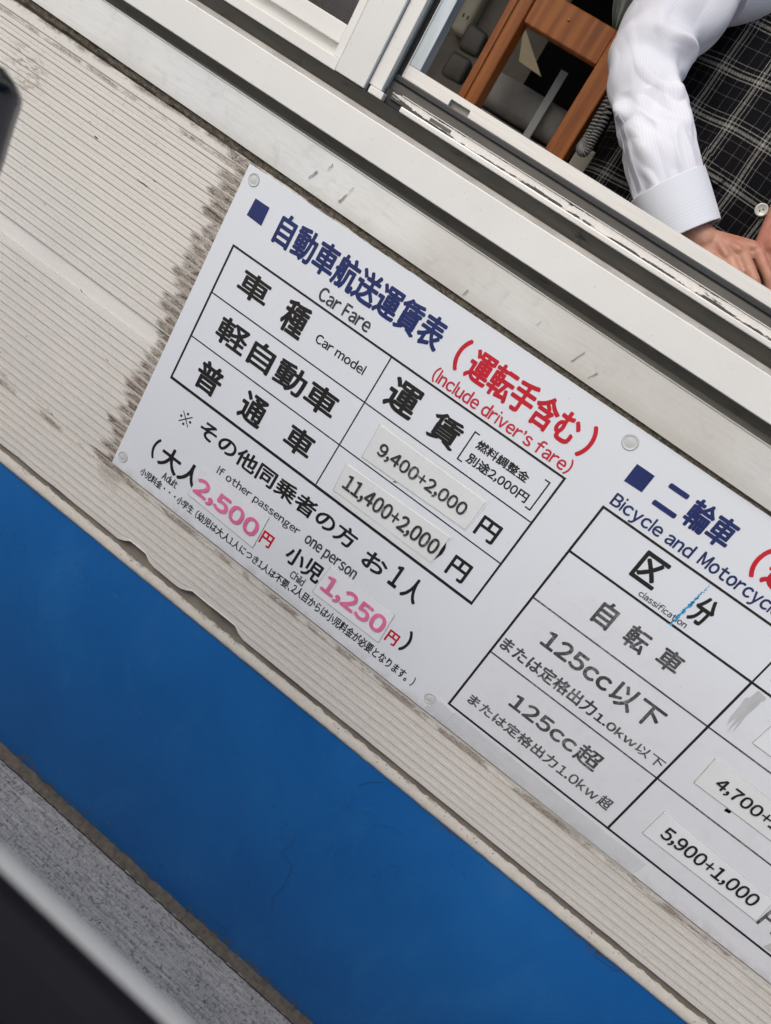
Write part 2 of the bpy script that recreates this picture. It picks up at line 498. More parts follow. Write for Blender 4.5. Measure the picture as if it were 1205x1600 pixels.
M['ivory'] = simple('ivory_plastic', (.58, .54, .43), .35, .06, 20, .03)
M['darkplastic'] = simple('dark_grey_plastic', (.085, .080, .070), .5, .2, 30, .1)
M['blackplastic'] = simple('black_plastic', (.003, .003, .0035), .9, .3, 30, .1, spec=.1)
M['card'] = simple('beige_card', (.52, .44, .29), .8, .08, 30, .1)
M['greycard'] = simple('grey_beige_carton', (.30, .28, .235), .85, .12, 20, .2)
M['cloth'] = simple('pale_green_grey_cloth', (.34, .36, .31), .9, .12, 16, .3, 600)
M['cord'] = simple('grey_cord_plastic', (.27, .27, .255), .45, .1, 30, .05)
M['hair'] = simple('black_hair', (.012, .010, .009), .5, .4, 200, .5, stretch=(1, 1, .1))
M['button'] = simple('pearl_button', (.55, .57, .54), .2, .15, 60, .1)
M['gold'] = simple('gold_metal', (.65, .45, .12), .3, .1, 40, .05, metal=.8)
M['carpaint'] = simple('white_car_paint', (.38, .39, .39), .35, .03, 3, .0)
M['cartrim'] = simple('black_car_trim', (.006, .006, .009), .7, .2, 40, .1, spec=.12)
M['cartrim2'] = simple('soft_black_door_lining', (.004, .004, .005), .95, .2, 300, .2, spec=.02)
M['mirror_shell'] = simple('dark_blue_black_gloss', (.006, .009, .016), .16, .1, 20, 0)
M['tyre'] = simple('tyre_rubber', (.02, .02, .02), .8, .2, 60, .3)
M['rim'] = simple('alloy_rim', (.5, .5, .52), .3, .05, 30, 0, metal=.8)
M['roof'] = simple('booth_roof_metal', (.45, .46, .46), .5, .1, 8, .1)
M['purple'] = simple('purple_grey_bag', (.055, .048, .075), .45, .5, 12, .2)
g = NT('window_glass'); g.base(C(.02, .022, .022)); g.rough(.03); g.set(Alpha=.22, Specular_IOR_Level=.6); M['glass'] = g.m
M['sticker_edge'] = simple('sticker_edge_grime', (.36, .35, .33), .6, .3, 120, 0)

# ------------------------------------------------------------------ mesh helpers
def put(name, me, mats, parent=None, smooth=False, kind=None, label=None, cat=None, group=None):
    me.name = name
    if not isinstance(mats, (list, tuple)): mats = [mats]
    for m in mats: me.materials.append(m)
    if smooth:
        for p in me.polygons: p.use_smooth = True
    o = bpy.data.objects.new(name, me)
    COL.objects.link(o)
    if parent is not None:
        o.parent = parent
        q = parent; off = Vector()
        while q is not None: off += q.location; q = q.parent
        me.transform(Matrix.Translation(-off))
    elif True:
        xs = [v.co for v in me.vertices]
        if xs:
            c = Vector(((min(v.x for v in xs) + max(v.x for v in xs)) / 2, (min(v.y for v in xs) + max(v.y for v in xs)) / 2, min(v.z for v in xs)))
            me.transform(Matrix.Translation(-c)); o.location = c
    tag(o, label, cat, group, kind)
    return o

def tag(o, label=None, cat=None, group=None, kind=None):
    if label: o['label'] = label
    if cat: o['category'] = cat
    if group: o['group'] = group
    if kind: o['kind'] = kind
    return o

def empty(name, loc, label=None, cat=None, group=None):
    o = bpy.data.objects.new(name, None)
    o.empty_display_size = .05
    COL.objects.link(o); o.location = loc
    return tag(o, label, cat, group)

def from_bm(bm, name='mesh'):
    me = bpy.data.meshes.new(name)
    bmesh.ops.recalc_face_normals(bm, faces=bm.faces[:])
    bm.to_mesh(me); bm.free()
    return me

def box_bm(bm, x0, x1, y0, y1, z0, z1, bev=0.0, seg=1):
    if y1 < y0: y0, y1 = y1, y0
    r = bmesh.ops.create_cube(bm, size=1.0)
    vs = r['verts']
    for v in vs:
        v.co = Vector((x0 + (v.co.x + .5) * (x1 - x0), y0 + (v.co.y + .5) * (y1 - y0), z0 + (v.co.z + .5) * (z1 - z0)))
    if bev:
        es = list({e for v in vs for e in v.link_edges})
        bmesh.ops.bevel(bm, geom=es, offset=bev, segments=seg, affect='EDGES', profile=.5)
    return bm

def box(name, b, mat, parent=None, bev=.0008, seg=1, **k):
    bm = bmesh.new(); box_bm(bm, *b, bev=bev, seg=seg)
    return put(name, from_bm(bm), mat, parent, **k)

def prism_x(name, prof, x0, x1, mat, parent=None, seg=1, **k):
    """closed (y,z) outline pulled along X"""
    vs = []; fs = []; n = len(prof)
    for i in range(seg + 1):
        x = x0 + (x1 - x0) * i / seg
        for (y, z) in prof: vs.append((x, y, z))
    for i in range(seg):
        for j in range(n):
            fs.append((i * n + j, i * n + (j + 1) % n, (i + 1) * n + (j + 1) % n, (i + 1) * n + j))
    fs.append(tuple(range(n))); fs.append(tuple(seg * n + j for j in reversed(range(n))))
    me = bpy.data.meshes.new(name); me.from_pydata(vs, [], fs)
    bm = bmesh.new(); bm.from_mesh(me); bpy.data.meshes.remove(me)
    return put(name, from_bm(bm), mat, parent, **k)

def prism_y(name, poly, y0, y1, mat, parent=None, bev=0, **k):
    """closed (x,z) outline given a thickness along Y"""
    bm = bmesh.new()
    f = bm.faces.new([bm.verts.new((x, y0, z)) for x, z in poly])
    r = bmesh.ops.extrude_face_region(bm, geom=[f])
    for v in r['geom']:
        if isinstance(v, bmesh.types.BMVert): v.co.y = y1
    if bev:
        bmesh.ops.bevel(bm, geom=bm.edges[:], offset=bev, segments=2, affect='EDGES', profile=.5)
    return put(name, from_bm(bm), mat, parent, **k)

def tube(path, rad, n=12, caps=True, name='tube'):
    pts = [Vector(p) for p in path]
    rads = rad if isinstance(rad, (list, tuple)) else [rad] * len(pts)
    vs = []; fs = []; prev = None
    for i, p in enumerate(pts):
        t = (pts[min(i + 1, len(pts) - 1)] - pts[max(i - 1, 0)]).normalized()
        if prev is None:
            a = Vector((0, 0, 1)) if abs(t.z) < .9 else Vector((1, 0, 0))
            nn = t.cross(a).normalized()
        else:
            nn = (prev - t * prev.dot(t)).normalized()
        prev = nn; bb = t.cross(nn)
        for k in range(n):
            a = 2 * math.pi * k / n
            vs.append(p + (nn * math.cos(a) + bb * math.sin(a)) * rads[i])
    for i in range(len(pts) - 1):
        for k in range(n):
            fs.append((i * n + k, i * n + (k + 1) % n, (i + 1) * n + (k + 1) % n, (i + 1) * n + k))
    if caps:
        fs.append(tuple(reversed(range(n)))); fs.append(tuple((len(pts) - 1) * n + k for k in range(n)))
    me = bpy.data.meshes.new(name); me.from_pydata(vs, [], fs)
    return me

def join(meshes):
    bm = bmesh.new()
    for me in meshes: bm.from_mesh(me)
    for me in meshes: bpy.data.meshes.remove(me)
    return from_bm(bm)

def evaluated(o):
    dg = bpy.context.evaluated_depsgraph_get()
    me = bpy.data.meshes.new_from_object(o.evaluated_get(dg))
    return me

def glyphs(s, offset):
    cu = bpy.data.curves.new('txt', 'FONT'); cu.body = s; cu.size = 1.0
    cu.offset = offset; cu.resolution_u = 5; cu.fill_mode = 'FRONT'
    o = bpy.data.objects.new('txt', cu); COL.objects.link(o)
    bpy.context.view_layer.update()
    me = evaluated(o)
    bpy.data.objects.remove(o); bpy.data.curves.remove(cu)
    return me

_gc = {}
FULL = {' ': None, "'": '\u2019'}
def glyph(ch):
    """one character as vertices and faces, Latin and digits taken from the sans CJK face's full-width forms"""
    if ch in _gc: return _gc[ch]
    c2 = ch
    if 33 <= ord(ch) < 127 and ch not in FULL: c2 = chr(ord(ch) + 0xFEE0)
    elif ch in FULL: c2 = FULL[ch]
    if ch in 'lIi' :
        xs_, _f = glyph('x'); xh = max(v[1] for v in xs_); b0_ = min(v[1] for v in xs_); hh = glyph('h')[0]; ht = max(v[1] for v in hh)
        vs = []; fs = []
        for (za, zb) in (((b0_, ht),) if ch != 'i' else ((b0_, xh), (ht - .10, ht - .01))):
            n0 = len(vs); vs += [(0, za), (.074, za), (.074, zb), (0, zb)]; fs.append((n0, n0 + 1, n0 + 2, n0 + 3))
        _gc[ch] = (vs, fs); return _gc[ch]
    me = glyphs(c2, 0.0)
    vs = [(v.co.x, v.co.y) for v in me.vertices]; fs = [tuple(p.vertices) for p in me.polygons]
    bpy.data.meshes.remove(me)
    _gc[ch] = (vs, fs)
    return _gc[ch]

GW = {'+': .70, ',': 1.0, '.': 1.0}
def layout(s):
    """list of (vertices, faces) with proportional spacing, unit em"""
    out = []; x = 0.0
    for ch in s:
        if ch == ' ': x += .24; continue
        vs, fs = glyph(ch)
        if ord(ch) < 127:
            ax = min(v[0] for v in vs); bx_ = max(v[0] for v in vs); ay = min(v[1] for v in vs); by_ = max(v[1] for v in vs)
            k = GW.get(ch, 1.0); wx = .86 if ch.isalpha() else .90
            cy_ = (ay + by_) / 2
            sb = .045 if ch.isalpha() else .05
            if ch in ',.': sb = .035
            vs = [(x + sb + (v[0] - ax) * wx * k, (cy_ + (v[1] - cy_) * k) if k != 1 else v[1]) for v in vs]
            x += 2 * sb + (bx_ - ax) * wx * k
        else:
            vs = [(x + v[0], v[1]) for v in vs]; x += 1.0
        out.append((vs, fs))
    return out

def print_text(name, s, box4, mat, y, parent, offset=0.0, fit=None):
    """flat lettering laid on a vertical face: box4 = ink extents x0,x1,z0,z1; offset thickens the strokes"""
    L = layout(s)
    n_fit = len(fit.replace(' ', '')) if fit else len(L)
    ref = [v for vs, fs in L[:n_fit] for v in vs]
    ax, bx_, ay, by_ = min(v[0] for v in ref), max(v[0] for v in ref), min(v[1] for v in ref), max(v[1] for v in ref)
    x0, x1, z0, z1 = box4
    em = (z1 - z0) / (by_ - ay)
    r = offset * em
    sx = (x1 - x0 - 2 * r) / (bx_ - ax); sz = (z1 - z0 - 2 * r) / (by_ - ay)
    shifts = [(0, 0)] if not offset else [(math.cos(k * math.pi / 4 + .2) * r, math.sin(k * math.pi / 4 + .2) * r) for k in range(8)] + ([(0, 0)] if offset > .024 else [])
    V_ = []; F_ = []
    for q, (dx, dz) in enumerate(shifts):
        yy = y - q * .00001
        for vs, fs in L:
            n0 = len(V_)
            V_ += [(x0 + r + (v[0] - ax) * sx + dx, yy, z0 + r + (v[1] - ay) * sz + dz) for v in vs]
            F_ += [tuple(i + n0 for i in f) for f in fs]
    me = bpy.data.meshes.new(name); me.from_pydata(V_, [], F_)
    return put(name, me, mat, parent)

# ------------------------------------------------------------------ ground
GZ = -1.157
me = bpy.data.meshes.new('ground')
me.from_pydata([(-60, -60, GZ), (60, -60, GZ), (60, 60, GZ), (-60, 60, GZ)], [], [(0, 1, 2, 3)])
put('ground', me, M['concrete'], kind='structure')

# ------------------------------------------------------------------ booth
X0, X1 = -1.15, 1.75
booth = empty('ticket_booth', (.3, .45, GZ), 'ferry ticket booth with cream ribbed siding, blue painted base and aluminium windows', 'booth')

def ribbed_panel(name, ztop, zbot, first_line, wobble=False):
    """one siding sheet: fine grooves every 6.8 mm, a deep and a shallow one by turns"""
    rows = []                                   # (z, y, groove?)
    Y = .0030
    z = ztop; rows.append((z, Y + .004, 0)); rows.append((z - .0006, Y, 0))
    k = 0; line = first_line
    while line > zbot + .004:
        deep = (k % 2 == 0)
        if deep: rows += [(line + .0012, Y - .0001, 0), (line + .0006, Y + .0017, 1), (line - .0001, Y + .0017, 1), (line - .0006, Y - .0003, 1)]
        else: rows += [(line + .0007, Y - .0001, 0), (line + .0003, Y + .0008, 2), (line - .0001, Y + .0008, 2), (line - .0006, Y - .0002, 0)]
        line -= .0068; k += 1
    rows += [(zbot + .0006, Y, 0), (zbot, Y + .0012, 0), (zbot + .0002, Y + .006, 0)]
    nx = 260 if wobble else 24
    vs = []; fs = []; mi = []
    for i in range(nx + 1):
        x = X0 + (X1 - X0) * i / nx
        d = 0.0
        if wobble:
            for a, b in DENTS:
                s_ = max(0.0, min(1.0, (x - a) / .012)) * max(0.0, min(1.0, (b - x) / .016))
                d = max(d, s_ * s_ * (3 - 2 * s_))
        for (zz, yy, g_) in rows:
            if wobble and zz < zbot + .018:
                t = 1 - (zz - zbot) / .018
                n1 = noise.noise(Vector((x * 22, 3, 0))) * .0012
                zz2 = zz + t * (d * .0125 + n1)
                yy2 = yy - t * t * d * .0016
            else: zz2, yy2 = zz, yy
            vs.append((x, yy2 + noise.noise(Vector((x * 3, zz * 9, 1))) * .0005, zz2))
    m_ = len(rows)
    for i in range(nx):
        for j in range(m_ - 1):
            fs.append((i * m_ + j, i * m_ + j + 1, (i + 1) * m_ + j + 1, (i + 1) * m_ + j))
            mi.append(rows[j][2] if rows[j][2] and rows[j + 1][2] else 0)
    me = bpy.data.meshes.new(name); me.from_pydata(vs, [], fs)
    me.polygons.foreach_set('material_index', mi)
    return put(name, me, [M['siding'], M['groove'], M['groove_light']], booth)

ribbed_panel('siding_panel', .0035, -.2703, -.0119)
# shallow trough between the two sheets
prof = [(.0030, -.2704), (.0048, -.2712), (.0051, -.2750), (.0050, -.2800), (.0048, -.2850), (.0045, -.2900), (.0042, -.2940), (.0036, -.2972), (.012, -.2972), (.012, -.2704)]
prism_x('siding_trough', prof, X0, X1, M['siding'], booth, seg=4)
ribbed_panel('siding_panel', -.2973, -.6075, -.3120, True)

# sealant joint above the siding: a lumpy strip with an uneven lower edge
def lumpy(name, xa, xb, nx, rows, mat, yamp, seedv, zamp=None, parent=booth):
    vs = []; fs = []
    n_ = len(rows)
    for i in range(nx + 1):
        x = xa + (xb - xa) * i / nx
        for j, (z, y) in enumerate(rows):
            zz = z(x) if callable(z) else z
            a = (zamp[j] if zamp else 0)
            zz += noise.fractal(Vector((x * 40, j * 3.1, seedv)), 1.0, 2.0, 4) * a
            yy = y + noise.fractal(Vector((x * 70, zz * 140, seedv)), 1.0, 2.0, 4) * (yamp[j] if isinstance(yamp, list) else yamp)
            vs.append((x, yy, zz))
    for i in range(nx):
        for j in range(n_ - 1):
            fs.append((i * n_ + j, i * n_ + j + 1, (i + 1) * n_ + j + 1, (i + 1) * n_ + j))
    me = bpy.data.meshes.new(name); me.from_pydata(vs, [], fs)
    return put(name, me, mat, parent, smooth=True)

def fl_low(x): return .0139 - .0105 * x if x < .8 else .0055
lumpy('sealant_joint', X0, X1, 900, [(lambda x: fl_low(x) + .003, .004), (lambda x: fl_low(x) - .001, .0015),
      (lambda x: fl_low(x) - .003, .0005), (lambda x: fl_low(x) - .006, .0008), (lambda x: max(-.001, fl_low(x) - .0085), .0010), (lambda x: max(-.003, fl_low(x) - .0105), .0026)],
      M['caulk'], .0012, 2.0, [0, 0, .0008, .0012, .0016, .0022])

# lower flashing: flat sheet with a folded upper edge
vs = []; nx = 60
for i in range(nx + 1):
    x = X0 + (X1 - X0) * i / nx
    zt = .0690 - .0055 * max(-.6, min(1, x))
    w_ = noise.noise(Vector((x * 5, 0, 5))) * .0006
    for (y, z) in ((.006, fl_low(x)), (-.0045 + w_, fl_low(x)), (-.0048 + w_, zt - .0012), (-.0062, zt - .0004), (-.0062, zt + .0006), (.002, zt + .0006)):
        vs.append((x, y, z))
fs = []
for i in range(nx):
    for j in range(5): fs.append((i * 6 + j, i * 6 + j + 1, (i + 1) * 6 + j + 1, (i + 1) * 6 + j))
me = bpy.data.meshes.new('flashing'); me.from_pydata(vs, [], fs); me.flip_normals()
put('lower_flashing', me, M['flashing'], booth)

def zt(x): return .069
# recess under the sill, sill band, second recess; recess colour carries painted shade
prism_x('recess_strip', [(.001, .0600), (.001, .0725), (-.0115, .0838), (-.0115, .0850), (.03, .0850), (.03, .0600)], X0, X1, M['shade_grime'], booth)
prism_x('sill_band', [(.02, .0846), (-.0155, .0846), (-.0170, .0856), (-.0170, .1262), (-.0160, .1274), (.02, .1274)], X0, X1, M['sill'], booth)
prism_x('sill_lip', [(.02, .1275), (-.0115, .1275), (-.0105, .1335), (.02, .1335)], X0, X1, M['lip'], booth)
prism_x('recess_strip', [(.02, .1336), (-.0062, .1336), (-.0180, .1500), (.02, .1500)], X0, X1, M['shade_grime'], booth)
# front ledge under the fixed window (left), and the one under the sliding window (right)
box('window_ledge', (X0, (0.0639, 0.0023)[0], -.0200, .02, .1503, (0.0120, 0.1643)[1]), M['frame'], booth, .001, 2)
box('window_ledge', ((0.1629, 0.0023)[0], X1, -.0200, .0, .1503, .1570), M['sash'], booth, .0012, 2)
box('track_block', (0.1144, 0.1355, -0.0190, 0.0100, 0.1504, 0.1590), M['frame'], booth, .0012, 2)
box('worn_track_end', ((0.1314, 0.0011)[0], (0.1604, 0.0011)[0], -.0100, .01, .1500, .1675), M['seal'], booth, .001)
box('track_strip', ((0.1336, 0.0014)[0] + .008, X1, -.0125, .012, .1575, .1672), M['chip'], booth, .0006)
box('track_bead', ((0.1554, 0.0014)[0], X1, -.0135, .012, .1673, .1682), M['frame'], booth, 0)
box('track_channel', ((0.1251, -0.0005)[0], X1, -.0020, .02, .1683, .1772), M['channel'], booth, 0)
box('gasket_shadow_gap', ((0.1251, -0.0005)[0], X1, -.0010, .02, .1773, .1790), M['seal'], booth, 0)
box('gasket', ((0.1271, -0.0005)[0], X1, -.0030, .02, .1791, .1860), M['seal_grey'], booth, .0012, 2)
# slots punched through the track paint and the sash rail
box('drain_slot', (0.1997, 0.2313, -0.0130, 0.0000, 0.1601, 0.1644), M['shade_grime'], booth, .0006)

# fixed window at the left
fw = empty('fixed_window', (-.3, .0, .165))
fw.parent = booth; fw.location = Vector((-.3, .0, .165)) - booth.location
box('lower_recess', (X0 + .16, (0.0408, -0.0005)[0], .0040, .03, .160, .1835), M['frame'], fw, 0)
box('bottom_rail', (X0 + .16, (0.0458, 0.0007)[0], -.0060, .02, (0.0036, 0.1794)[1], (0.0036, 0.2017)[1]), M['frame'], fw, .001, 2)
box('stile', (0.0515, 0.0623, -0.0170, 0.0200, 0.1645, 1.0040), M['frame'], fw, .001, 2)
box('stile', (X0 + .15, X0 + .19, -.012, .02, .166, 1.00), M['frame'], fw, .001, 2)
box('top_rail', (X0 + .19, .04, -.006, .02, .98, 1.01), M['frame'], fw, .001, 2)
box('pane', (X0 + .17, .045, .0060, .0100, .195, .99), M['glass'], fw, 0)
# mullion and posts
box('mullion_cover', (0.0639, 0.1085, -0.0200, -0.0030, 0.1511, 1.0012), M['mullion'], booth, .001, 2)
box('mullion_return', (0.1060, 0.1096, -0.0150, -0.0030, 0.1484, 1.0059), M['grey_metal'], booth, .0004)
box('window_post', (0.1096, 0.1285, -0.0150, 0.0200, 0.1595, 1.0059), M['frame'], booth, .001, 2)
box('window_post', (0.1242, 0.1303, -0.0060, 0.0200, 0.1656, 1.0143), M['grey_metal'], booth, .0004)
for k, (a, b_, y_) in enumerate(((.1276, .1302, -.0005), (.1306, .1326, -.0015), (.1330, .1357, -.0005))):
    xx, zz = (-0.0036, 0.1865)
    k_ = 1 + y_ / .967
    box('window_seal', ((a - .5823) * k_ + .5823, (b_ - .5823) * k_ + .5823, y_, .03, .176, 1.02), M['seal'], booth, .0004)
# sliding sash, its bottom rail running the whole opening
sash = empty('sliding_sash', (.7, .02, .185)); sash.parent = booth; sash.location = Vector((.7, .02, .185)) - booth.location
bx = (0.1357, 1.2507, 0.0010, 0.0220, 0.1865, 0.2014)
def rail_with_slot():
    x0, x1, y0, y1, z0, z1 = bx
    sx0, sz0 = (0.2061, 0.1849); sx1, sz1 = (0.2351, 0.1941)
    poly = [(x0, z0), (sx0, z0), (sx0, sz1 - .001), (sx0 + .001, sz1), (sx1 - .001, sz1), (sx1, sz1 - .001), (sx1, z0), (x1, z0), (x1, z1), (x0, z1)]
    prism_y('bottom_rail', poly, y0, y1, M['sash'], sash)
    box('slot_back', (sx0 - .004, sx1 + .004, y0 + .006, y0 + .009, z0, sz1 + .002), M['lip'], sash, 0)
rail_with_slot()
box('stile', (0.1361, 0.1541, 0.0015, 0.0220, 0.2017, 1.0214), M['blue_metal'], sash, .0006)
box('stile_bead', (0.1367, 0.1379, 0.0002, 0.0013, 0.1900, 1.0202), M['sash'], sash, 0)
box('stile', (1.27, 1.31, .0015, .024, .1835, 1.04), M['blue_metal'], sash, .0006)
box('top_rail', (.12, 1.31, .005, .024, 1.041, 1.07), M['sash'], sash, .0008)

# wall body behind the metalwork, room and roof
box('wall_core', (X0, X1, .0125, .0900, -.655, .1500), M['inner_wall'], booth, 0)
box('inner_sill', (X0, X1, .0240, .0900, .1501, .1700), M['inner_white'], booth, 0)
box('wall_panel', (X0, X0 + .149, -.004, .09, .1701, 1.0), M['sill'], booth, .002)
box('wall_panel', (1.3105, X1, -.004, .09, .1701, 1.0), M['sill'], booth, .002)
box('header_panel', (X0, X1, -.030, .09, 1.0705, 1.46), M['sill'], booth, .002)
box('side_wall', (X0, X0 + .06, .091, 1.00, GZ + .01, 1.46), M['inner_wall'], booth, 0)
box('side_wall', (X1 - .06, X1, .091, 1.00, GZ + .01, 1.46), M['inner_wall'], booth, 0)
box('back_wall', (X0, X1, 1.001, 1.07, GZ + .01, 1.46), M['inner_wall'], booth, 0)
box('booth_floor', (X0 + .0605, X1 - .0605, .0905, 1.0005, -.80, -.75), M['floorboard'], booth, 0)
box('ceiling', (X0 + .0605, X1 - .0605, .0905, 1.0005, 1.36, 1.40), M['inner_white'], booth, 0)
box('roof', (X0 - .15, X1 + .15, -.20, 1.25, 1.4605, 1.54), M['roof'], booth, .006, 2)

# mortar strip between siding and blue base
lumpy('mortar_strip', X0, X1, 1100, [(-.5950, .024), (-.6060, .0230), (-.6140, .0200), (-.6200, .0150), (-.6270, .0105), (-.6330, .0085), (-.6380, .0080), (-.6425, .0086), (-.6432, .0120)],
      M['mortar'], [.002, .002, .0025, .0025, .0018, .0008, .0005, .0004, .0004], 8.0, [0, 0, .001, .001, .001, .001, .0006, .0007, .0008])
# blue base
vs = []; fs = []
nx, nz = 90, 26
for i in range(nx + 1):
    for j in range(nz + 1):
        x = X0 + (X1 - X0) * i / nx; z = -.630 + (GZ - .01 + .630) * j / nz
        vs.append((x, .0115 + noise.noise(Vector((x * 4, 7, z * 4))) * .0018, z))
for i in range(nx):
    for j in range(nz): fs.append((i * (nz + 1) + j, i * (nz + 1) + j + 1, (i + 1) * (nz + 1) + j + 1, (i + 1) * (nz + 1) + j))
n0 = len(vs)
me = bpy.data.meshes.new('base'); me.from_pydata(vs, [], fs)
put('blue_base', me, M['blue'], booth, smooth=True)
box('base_core', (X0, X1, .016, .0900, GZ - .01, -.656), M['inner_wall'], booth, 0)
# muddy fillet where the base meets the ground
lumpy('base_fillet', X0, X1, 700, [(GZ + .006, .0135), (GZ + .0060, .008), (GZ + .0050, .003), (GZ + .003, -.002), (GZ + .0005, -.0075), (GZ - .004, -.010)],
      M['rubble'], .0045, 4.0, [.004, .002, .0012, .0012, .001, 0])

# ------------------------------------------------------------------ fare board
sign = empty('fare_board', (.66, 0, -.5), 'long white car fare board with blue, black and red lettering screwed to the siding', 'sign board')
box('board', (0.0005, 1.40, 0.0, .0026, -.5, 0.0), M['sign'], sign, .0004)
LETTER = -.00025
LETTERING = [
    ('heading_lettering', '自動車航送運賃表', 'navy', 0.027, (0.0773, 0.3534, -0.0692, -0.0244), None),
    ('heading_translation', 'Car Fare', 'thin', 0.022, (0.175, 0.2609, -0.097, -0.0773), None),
    ('table_lettering', '車', 'black', 0.026, (0.0615, 0.1121, -0.1543, -0.1168), None),
    ('table_lettering', '種', 'black', 0.026, (0.1413, 0.1806, -0.1615, -0.1141), None),
    ('table_translation', 'Car model', 'black', 0.02, (0.2014, 0.2845, -0.1474, -0.1333), None),
    ('table_lettering', '軽自動車', 'black', 0.026, (0.0631, 0.277, -0.23, -0.1898), None),
    ('table_lettering', '普', 'black', 0.026, (0.0643, 0.1081, -0.3072, -0.2614), None),
    ('table_lettering', '通', 'black', 0.026, (0.148, 0.1905, -0.3046, -0.2601), None),
    ('table_lettering', '車', 'black', 0.026, (0.2309, 0.2769, -0.2997, -0.2597), None),
    ('table_lettering', '運', 'black', 0.026, (0.3266, 0.3736, -0.1626, -0.1175), None),
    ('table_lettering', '賃', 'black', 0.026, (0.3987, 0.4438, -0.1625, -0.1222), None),
    ('surcharge_lettering', '燃料調整金', 'black', 0.026, (0.4665, 0.5474, -0.1383, -0.1243), None),
    ('surcharge_lettering', '別途2,000円', 'black', 0.026, (0.4655, 0.5614, -0.1612, -0.1454), None),
    ('heading_lettering', '(', 'red', 0.03, (0.3781, 0.3905, -0.0713, -0.0255), None),
    ('heading_lettering', '運転手含む', 'red', 0.027, (0.3994, 0.5644, -0.071, -0.0269), None),
    ('heading_lettering', ')', 'red', 0.03, (0.5744, 0.5867, -0.0718, -0.0264), None),
    ('heading_translation', "(Include driver's fare)", 'redthin', 0.02, (0.367, 0.5828, -0.0995, -0.0772), None),
    ('yen_lettering', '円', 'black', 0.026, (0.528, 0.5589, -0.2348, -0.2043), None),
    ('yen_lettering', '円', 'black', 0.026, (0.5275, 0.5574, -0.3063, -0.2741), None),
    ('note_lettering', 'その他同乗者の方', 'black', 0.026, (0.1085, 0.402, -0.3682, -0.3385), None),
    ('note_lettering', 'お', 'black', 0.026, (0.4223, 0.4607, -0.374, -0.3454), None),
    ('note_lettering', '1', 'black', 0.026, (0.4706, 0.4856, -0.3732, -0.3372), None),
    ('note_lettering', '人', 'black', 0.026, (0.4939, 0.5206, -0.3761, -0.3379), None),
    ('note_translation', 'If other passenger', 'thin', 0.02, (0.1643, 0.323, -0.4039, -0.3866), None),
    ('note_translation', 'one person', 'thin', 0.02, (0.3349, 0.4284, -0.4076, -0.3877), None),
    ('price_bracket', '(', 'black', 0.026, (0.0525, 0.0622, -0.4483, -0.4124), None),
    ('price_lettering', '大人', 'black', 0.026, (0.0695, 0.1479, -0.4498, -0.4115), None),
    ('price_translation', 'Adult', 'thin', 0.02, (0.0884, 0.118, -0.466, -0.4519), None),
    ('price_lettering', '円', 'red', 0.027, (0.275, 0.2954, -0.4487, -0.4261), None),
    ('price_lettering', '小児', 'black', 0.026, (0.3218, 0.3863, -0.4469, -0.4146), None),
    ('price_translation', 'Child', 'thin', 0.02, (0.3441, 0.3693, -0.4639, -0.4499), None),
    ('price_lettering', '円', 'red', 0.027, (0.5135, 0.5318, -0.4487, -0.4278), None),
    ('price_bracket', ')', 'black', 0.026, (0.5379, 0.5481, -0.4474, -0.4096), None),
    ('footnote_lettering', '小児料金・・・小学生', 'black', 0.02, (0.052, 0.1605, -0.4843, -0.47), None),
    ('footnote_lettering', '(幼児は大人1人につき1人は不要、', 'black', 0.02, (0.1663, 0.3558, -0.4847, -0.4693), None),
    ('footnote_lettering', '2人目からは小児料金が必要となります。)', 'black', 0.02, (0.3574, 0.5858, -0.4831, -0.4658), None),
    ('heading_lettering', '二', 'navy', 0.03, (0.6857, 0.7186, -0.0667, -0.032), None),
    ('heading_lettering', '輪車', 'navy', 0.027, (0.7246, 0.786, -0.0661, -0.0262), None),
    ('heading_translation', 'Bicycle and', 'navythin', 0.022, (0.6457, 0.7621, -0.1017, -0.0778), None),
    ('heading_translation', 'Motorcycle', 'navythin', 0.022, (0.7713, 0.8687, -0.1, -0.0764), 'Motorcyc'),
    ('table_lettering', '区', 'black', 0.026, (0.7187, 0.7539, -0.1564, -0.1154), None),
    ('table_lettering', '分', 'black', 0.026, (0.8046, 0.8292, -0.1591, -0.1194), None),
    ('table_translation', 'classification', 'thin', 0.02, (0.7438, 0.8133, -0.1712, -0.1619), None),
    ('table_lettering', '自', 'faded', 0.024, (0.7178, 0.743, -0.2367, -0.1987), None),
    ('table_lettering', '転', 'faded', 0.024, (0.7639, 0.7947, -0.236, -0.2026), None),
    ('table_lettering', '車', 'faded', 0.024, (0.8117, 0.8423, -0.2321, -0.2014), None),
    ('table_lettering', '125cc', 'faded', 0.03, (0.6875, 0.793, -0.3066, -0.2795), None),
    ('table_lettering', '以下', 'faded', 0.02, (0.7981, 0.8705, -0.3117, -0.276), None),
    ('table_lettering', 'または定格出力', 'faded', 0.027, (0.6482, 0.8005, -0.3474, -0.3254), None),
    ('table_lettering', '1.0kw', 'faded', 0.035, (0.8035, 0.8671, -0.3466, -0.3328), None),
    ('table_lettering', '以下', 'faded', 0.018, (0.8689, 0.9101, -0.3476, -0.3326), None),
    ('table_lettering', '125cc', 'faded', 0.03, (0.7071, 0.8126, -0.4094, -0.385), None),
    ('table_lettering', '超', 'faded', 0.02, (0.8158, 0.8512, -0.4128, -0.3817), None),
    ('table_lettering', 'または定格出力', 'faded', 0.027, (0.6603, 0.8097, -0.4459, -0.4277), None),
    ('table_lettering', '1.0kw', 'faded', 0.02, (0.8134, 0.8772, -0.4461, -0.4291), None),
    ('table_lettering', '超', 'faded', 0.02, (0.8805, 0.8983, -0.4466, -0.427), None),
]
